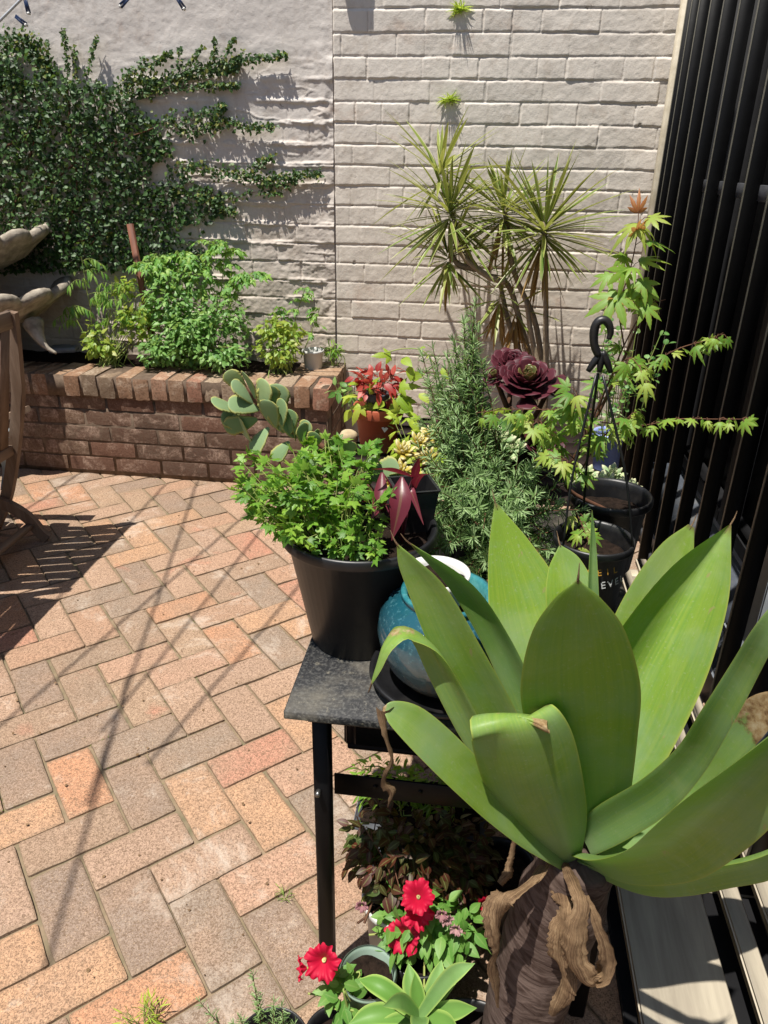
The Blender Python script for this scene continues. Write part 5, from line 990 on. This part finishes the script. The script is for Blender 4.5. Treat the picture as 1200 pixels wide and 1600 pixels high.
c2 = onZ(780, 1400, .12); pot('black_shade_pot', 'black pot in deep shade beside the agave trunk under the table', (c2[0], c2[1]+.06, 0), .08, .06, .13, M['black_plastic'])
# petunias
def flower(o, px, py, Y, s, tl, nm='flower', dead=False):
    c = onY(px, py, Y); g = MB(); ax = unit(tl); e1 = unit(np.cross(ax, A(.1, .2, 1))); e2 = np.cross(ax, e1); r = s*depth(c)/F/2; nr, na = 12, 96
    t = np.linspace(0, 1, nr)[:, None]; a = np.linspace(0, 2*np.pi, na, endpoint=False)[None]; ph = rng.random()*6; lob = 1+.09*np.cos(5*a+ph)*t**2+.05*np.cos(14*a+ph)*t**3+.03*np.cos(23*a)*t**4
    rr = r*(.10+.9*t**.8)*lob; h = -r*.8*(1-t)**2.2+r*.12*np.sin(8*a+1)*t**2+r*.10*np.sin(15*a+ph)*t**3+r*.10*np.cos(5*a+ph)*t**2-r*.15*t**3-r*.05*(np.abs(np.sin(2.5*a+ph/2))<.12)*t
    V = c+rr[..., None]*(np.cos(a)[..., None]*e1+np.sin(a)[..., None]*e2)+h[..., None]*ax; d = np.zeros((nr*na, 4)); d[:, 0] = rng.random(); d[:, 2] = np.repeat(np.linspace(0, 1, nr), na); d[:, 1] = np.tile((a[0]*5/6.283) % 1, nr)
    g.add(V.reshape(-1, 3), [grid_faces(nr, na, True)], d); f = g.build(nm, M['petal_dead' if dead else 'petal'], o)
    g = MB(); lathe(g, [(.001, 0), (r*.13, .001), (r*.10, -.004)], c-ax*r*.62, 10); g.build('flower_throat', M['throat'], f)
    g = MB(); tube(g, [c-ax*r*.75, c-ax*r*1.6, c-ax*r*2.4+A(0, 0, -.02)], [r*.12, r*.05, .0012], 6, n=8); g.build('flower_stalk', M['stem_g'], f)
d1 = onZ(652, 1512, .12); pot('petunia_pot', 'black pot of upright red petunias behind the young agave', (d1[0], d1[1]+.05, 0), .07, .055, .12, M['black_plastic'])
o = bush('red_petunia', 'red petunia with three open blooms stacked above pale green leaves', 'petunia', (d1[0], d1[1]+.05, .11), [((d1[0], d1[1]+.05, .17), (.08, .06, .07), 240), ((d1[0]+.06, d1[1]+.05, .17), (.05, .05, .06), 120)], T_ovate, M['l_petleaf'], .030, M['stem_g'])
Yp = d1[1]
for px, py, s, tl in ((652, 1400, 50, (-.1, -.6, .9)), (655, 1430, 46, (.3, -.8, .6)), (628, 1465, 54, (-.3, -.8, .5)), (757, 1420, 36, (.5, -.8, .3))): flower(o, px, py, Yp if px < 700 else Yp+.08, s, tl)
for px, py in ((700, 1440), (712, 1455), (690, 1432), (565, 1418)): flower(o, px, py, Yp, 20, (rng.normal()*.5, -1, .2), 'faded_flower', True)
d2 = onZ(562, 1545, .12); o_ = pot('sage_pot', 'sage green enamelled pot of a petunia at the bottom centre', (d2[0]+.012, d2[1]+.02, 0), .052, .042, .14, M['green_pot'], lip=.003, lh=.01, soil=.02)
o = bush('low_petunia', 'petunia with red bloom leaning left out of a sage green pot', 'petunia', (d2[0]-.01, d2[1], .12), [((d2[0]-.025, d2[1]-.02, .13), (.03, .03, .04), 60)], T_ovate, M['l_petleaf'], .030, M['stem_g'], nst=5)
flower(o, 502, 1506, d2[1]-.03, 54, (-.1, -.9, .7)); flower(o, 466, 1514, d2[1]-.03, 34, (-1, -.3, .1))
pot('black_petunia_pot', 'black pot beneath the sage green one at the lower edge', (d2[0]-.035, d2[1]-.055, 0), .055, .045, .07, M['black_plastic'])
# young agave
ya = onZ(640, 1600, .12); o = thing('young_agave', 'small light green agave rosette among the petunias at the bottom', 'agave', (ya[0], ya[1], .05)); B = onY(655, 1590, ya[1])
for ex, ey, mx, my, w_, yy in ((742, 1505, 705, 1525, 22, 0), (728, 1500, 690, 1545, 24, .05), (638, 1505, 645, 1545, 28, .06), (648, 1520, 652, 1555, 22, .03), (560, 1530, 600, 1545, 26, .03), (598, 1572, 625, 1565, 22, -.05), (545, 1600, 590, 1585, 28, -.03), (690, 1500, 680, 1540, 24, .08), (745, 1575, 705, 1580, 26, -.03), (650, 1625, 655, 1600, 26, -.08), (720, 1620, 695, 1600, 28, -.06), (590, 1640, 610, 1605, 26, -.05)):
    g = MB(); p = [B, onY(mx, my, ya[1]+yy*.5), onY(ex, ey, ya[1]+yy)]; k = depth(p[1])/F; T = unit(p[2]-p[0])
    strap(g, p, [w_*k*.7, w_*k*1.1, w_*k, .0008], unit(np.cross(T, A(0, -.5, 1))), .22, 16, 4, rng.random(), th=.0012); g.build('leaf', M['l_agsmall'], o)
pot('hidden_agave_pot', 'black pot under the young agave rosette', (ya[0], ya[1], 0), .05, .04, .07, M['black_plastic'])
# rosemary at the bottom
r1 = onZ(425, 1640, .12); r1 = (r1[0], r1[1], 0); pot('black_rosemary_pot', 'black pot of young rosemary sprigs cut by the bottom edge', r1, .062, .05, .135, M['black_plastic'], lip=.005)
sp = []
for tx, ty in ((395, 1522), (428, 1565), (312, 1565), (375, 1590), (440, 1570), (405, 1560), (365, 1600), (460, 1600)):
    tip = onY(tx, ty, r1[1]+.0); b = A(r1[0]+rng.normal()*.02, r1[1], .12); b[0] = .5*b[0]+.5*tip[0]; sp.append([b, (b+tip)/2, tip])
rosemary('rosemary_seedling', 'young upright rosemary sprigs at the bottom edge', (r1[0], r1[1], .12), sp, M['l_rosemary'], .017, 420, sr=.0012)
w1 = onZ(225, 1606, 0); herb('paving_weed', 'pale grassy weed sprouting from the paving at the bottom edge', 'weed', (w1[0], w1[1], 0), 9, T_needle, M['l_vine'], M['stem_g'], .02, .05, .02, nl=8, rad=.006)
w2 = onZ(445, 1402, 0); herb('joint_weed', 'tiny green weed sprouting between two paving bricks', 'weed', (w2[0], w2[1], -.004), 7, T_needle, M['l_parsley'], M['stem_g'], .014, .02, .010, nl=3, rad=.004)
for o in bpy.data.objects:
    if '_w' in o: del o['_w']
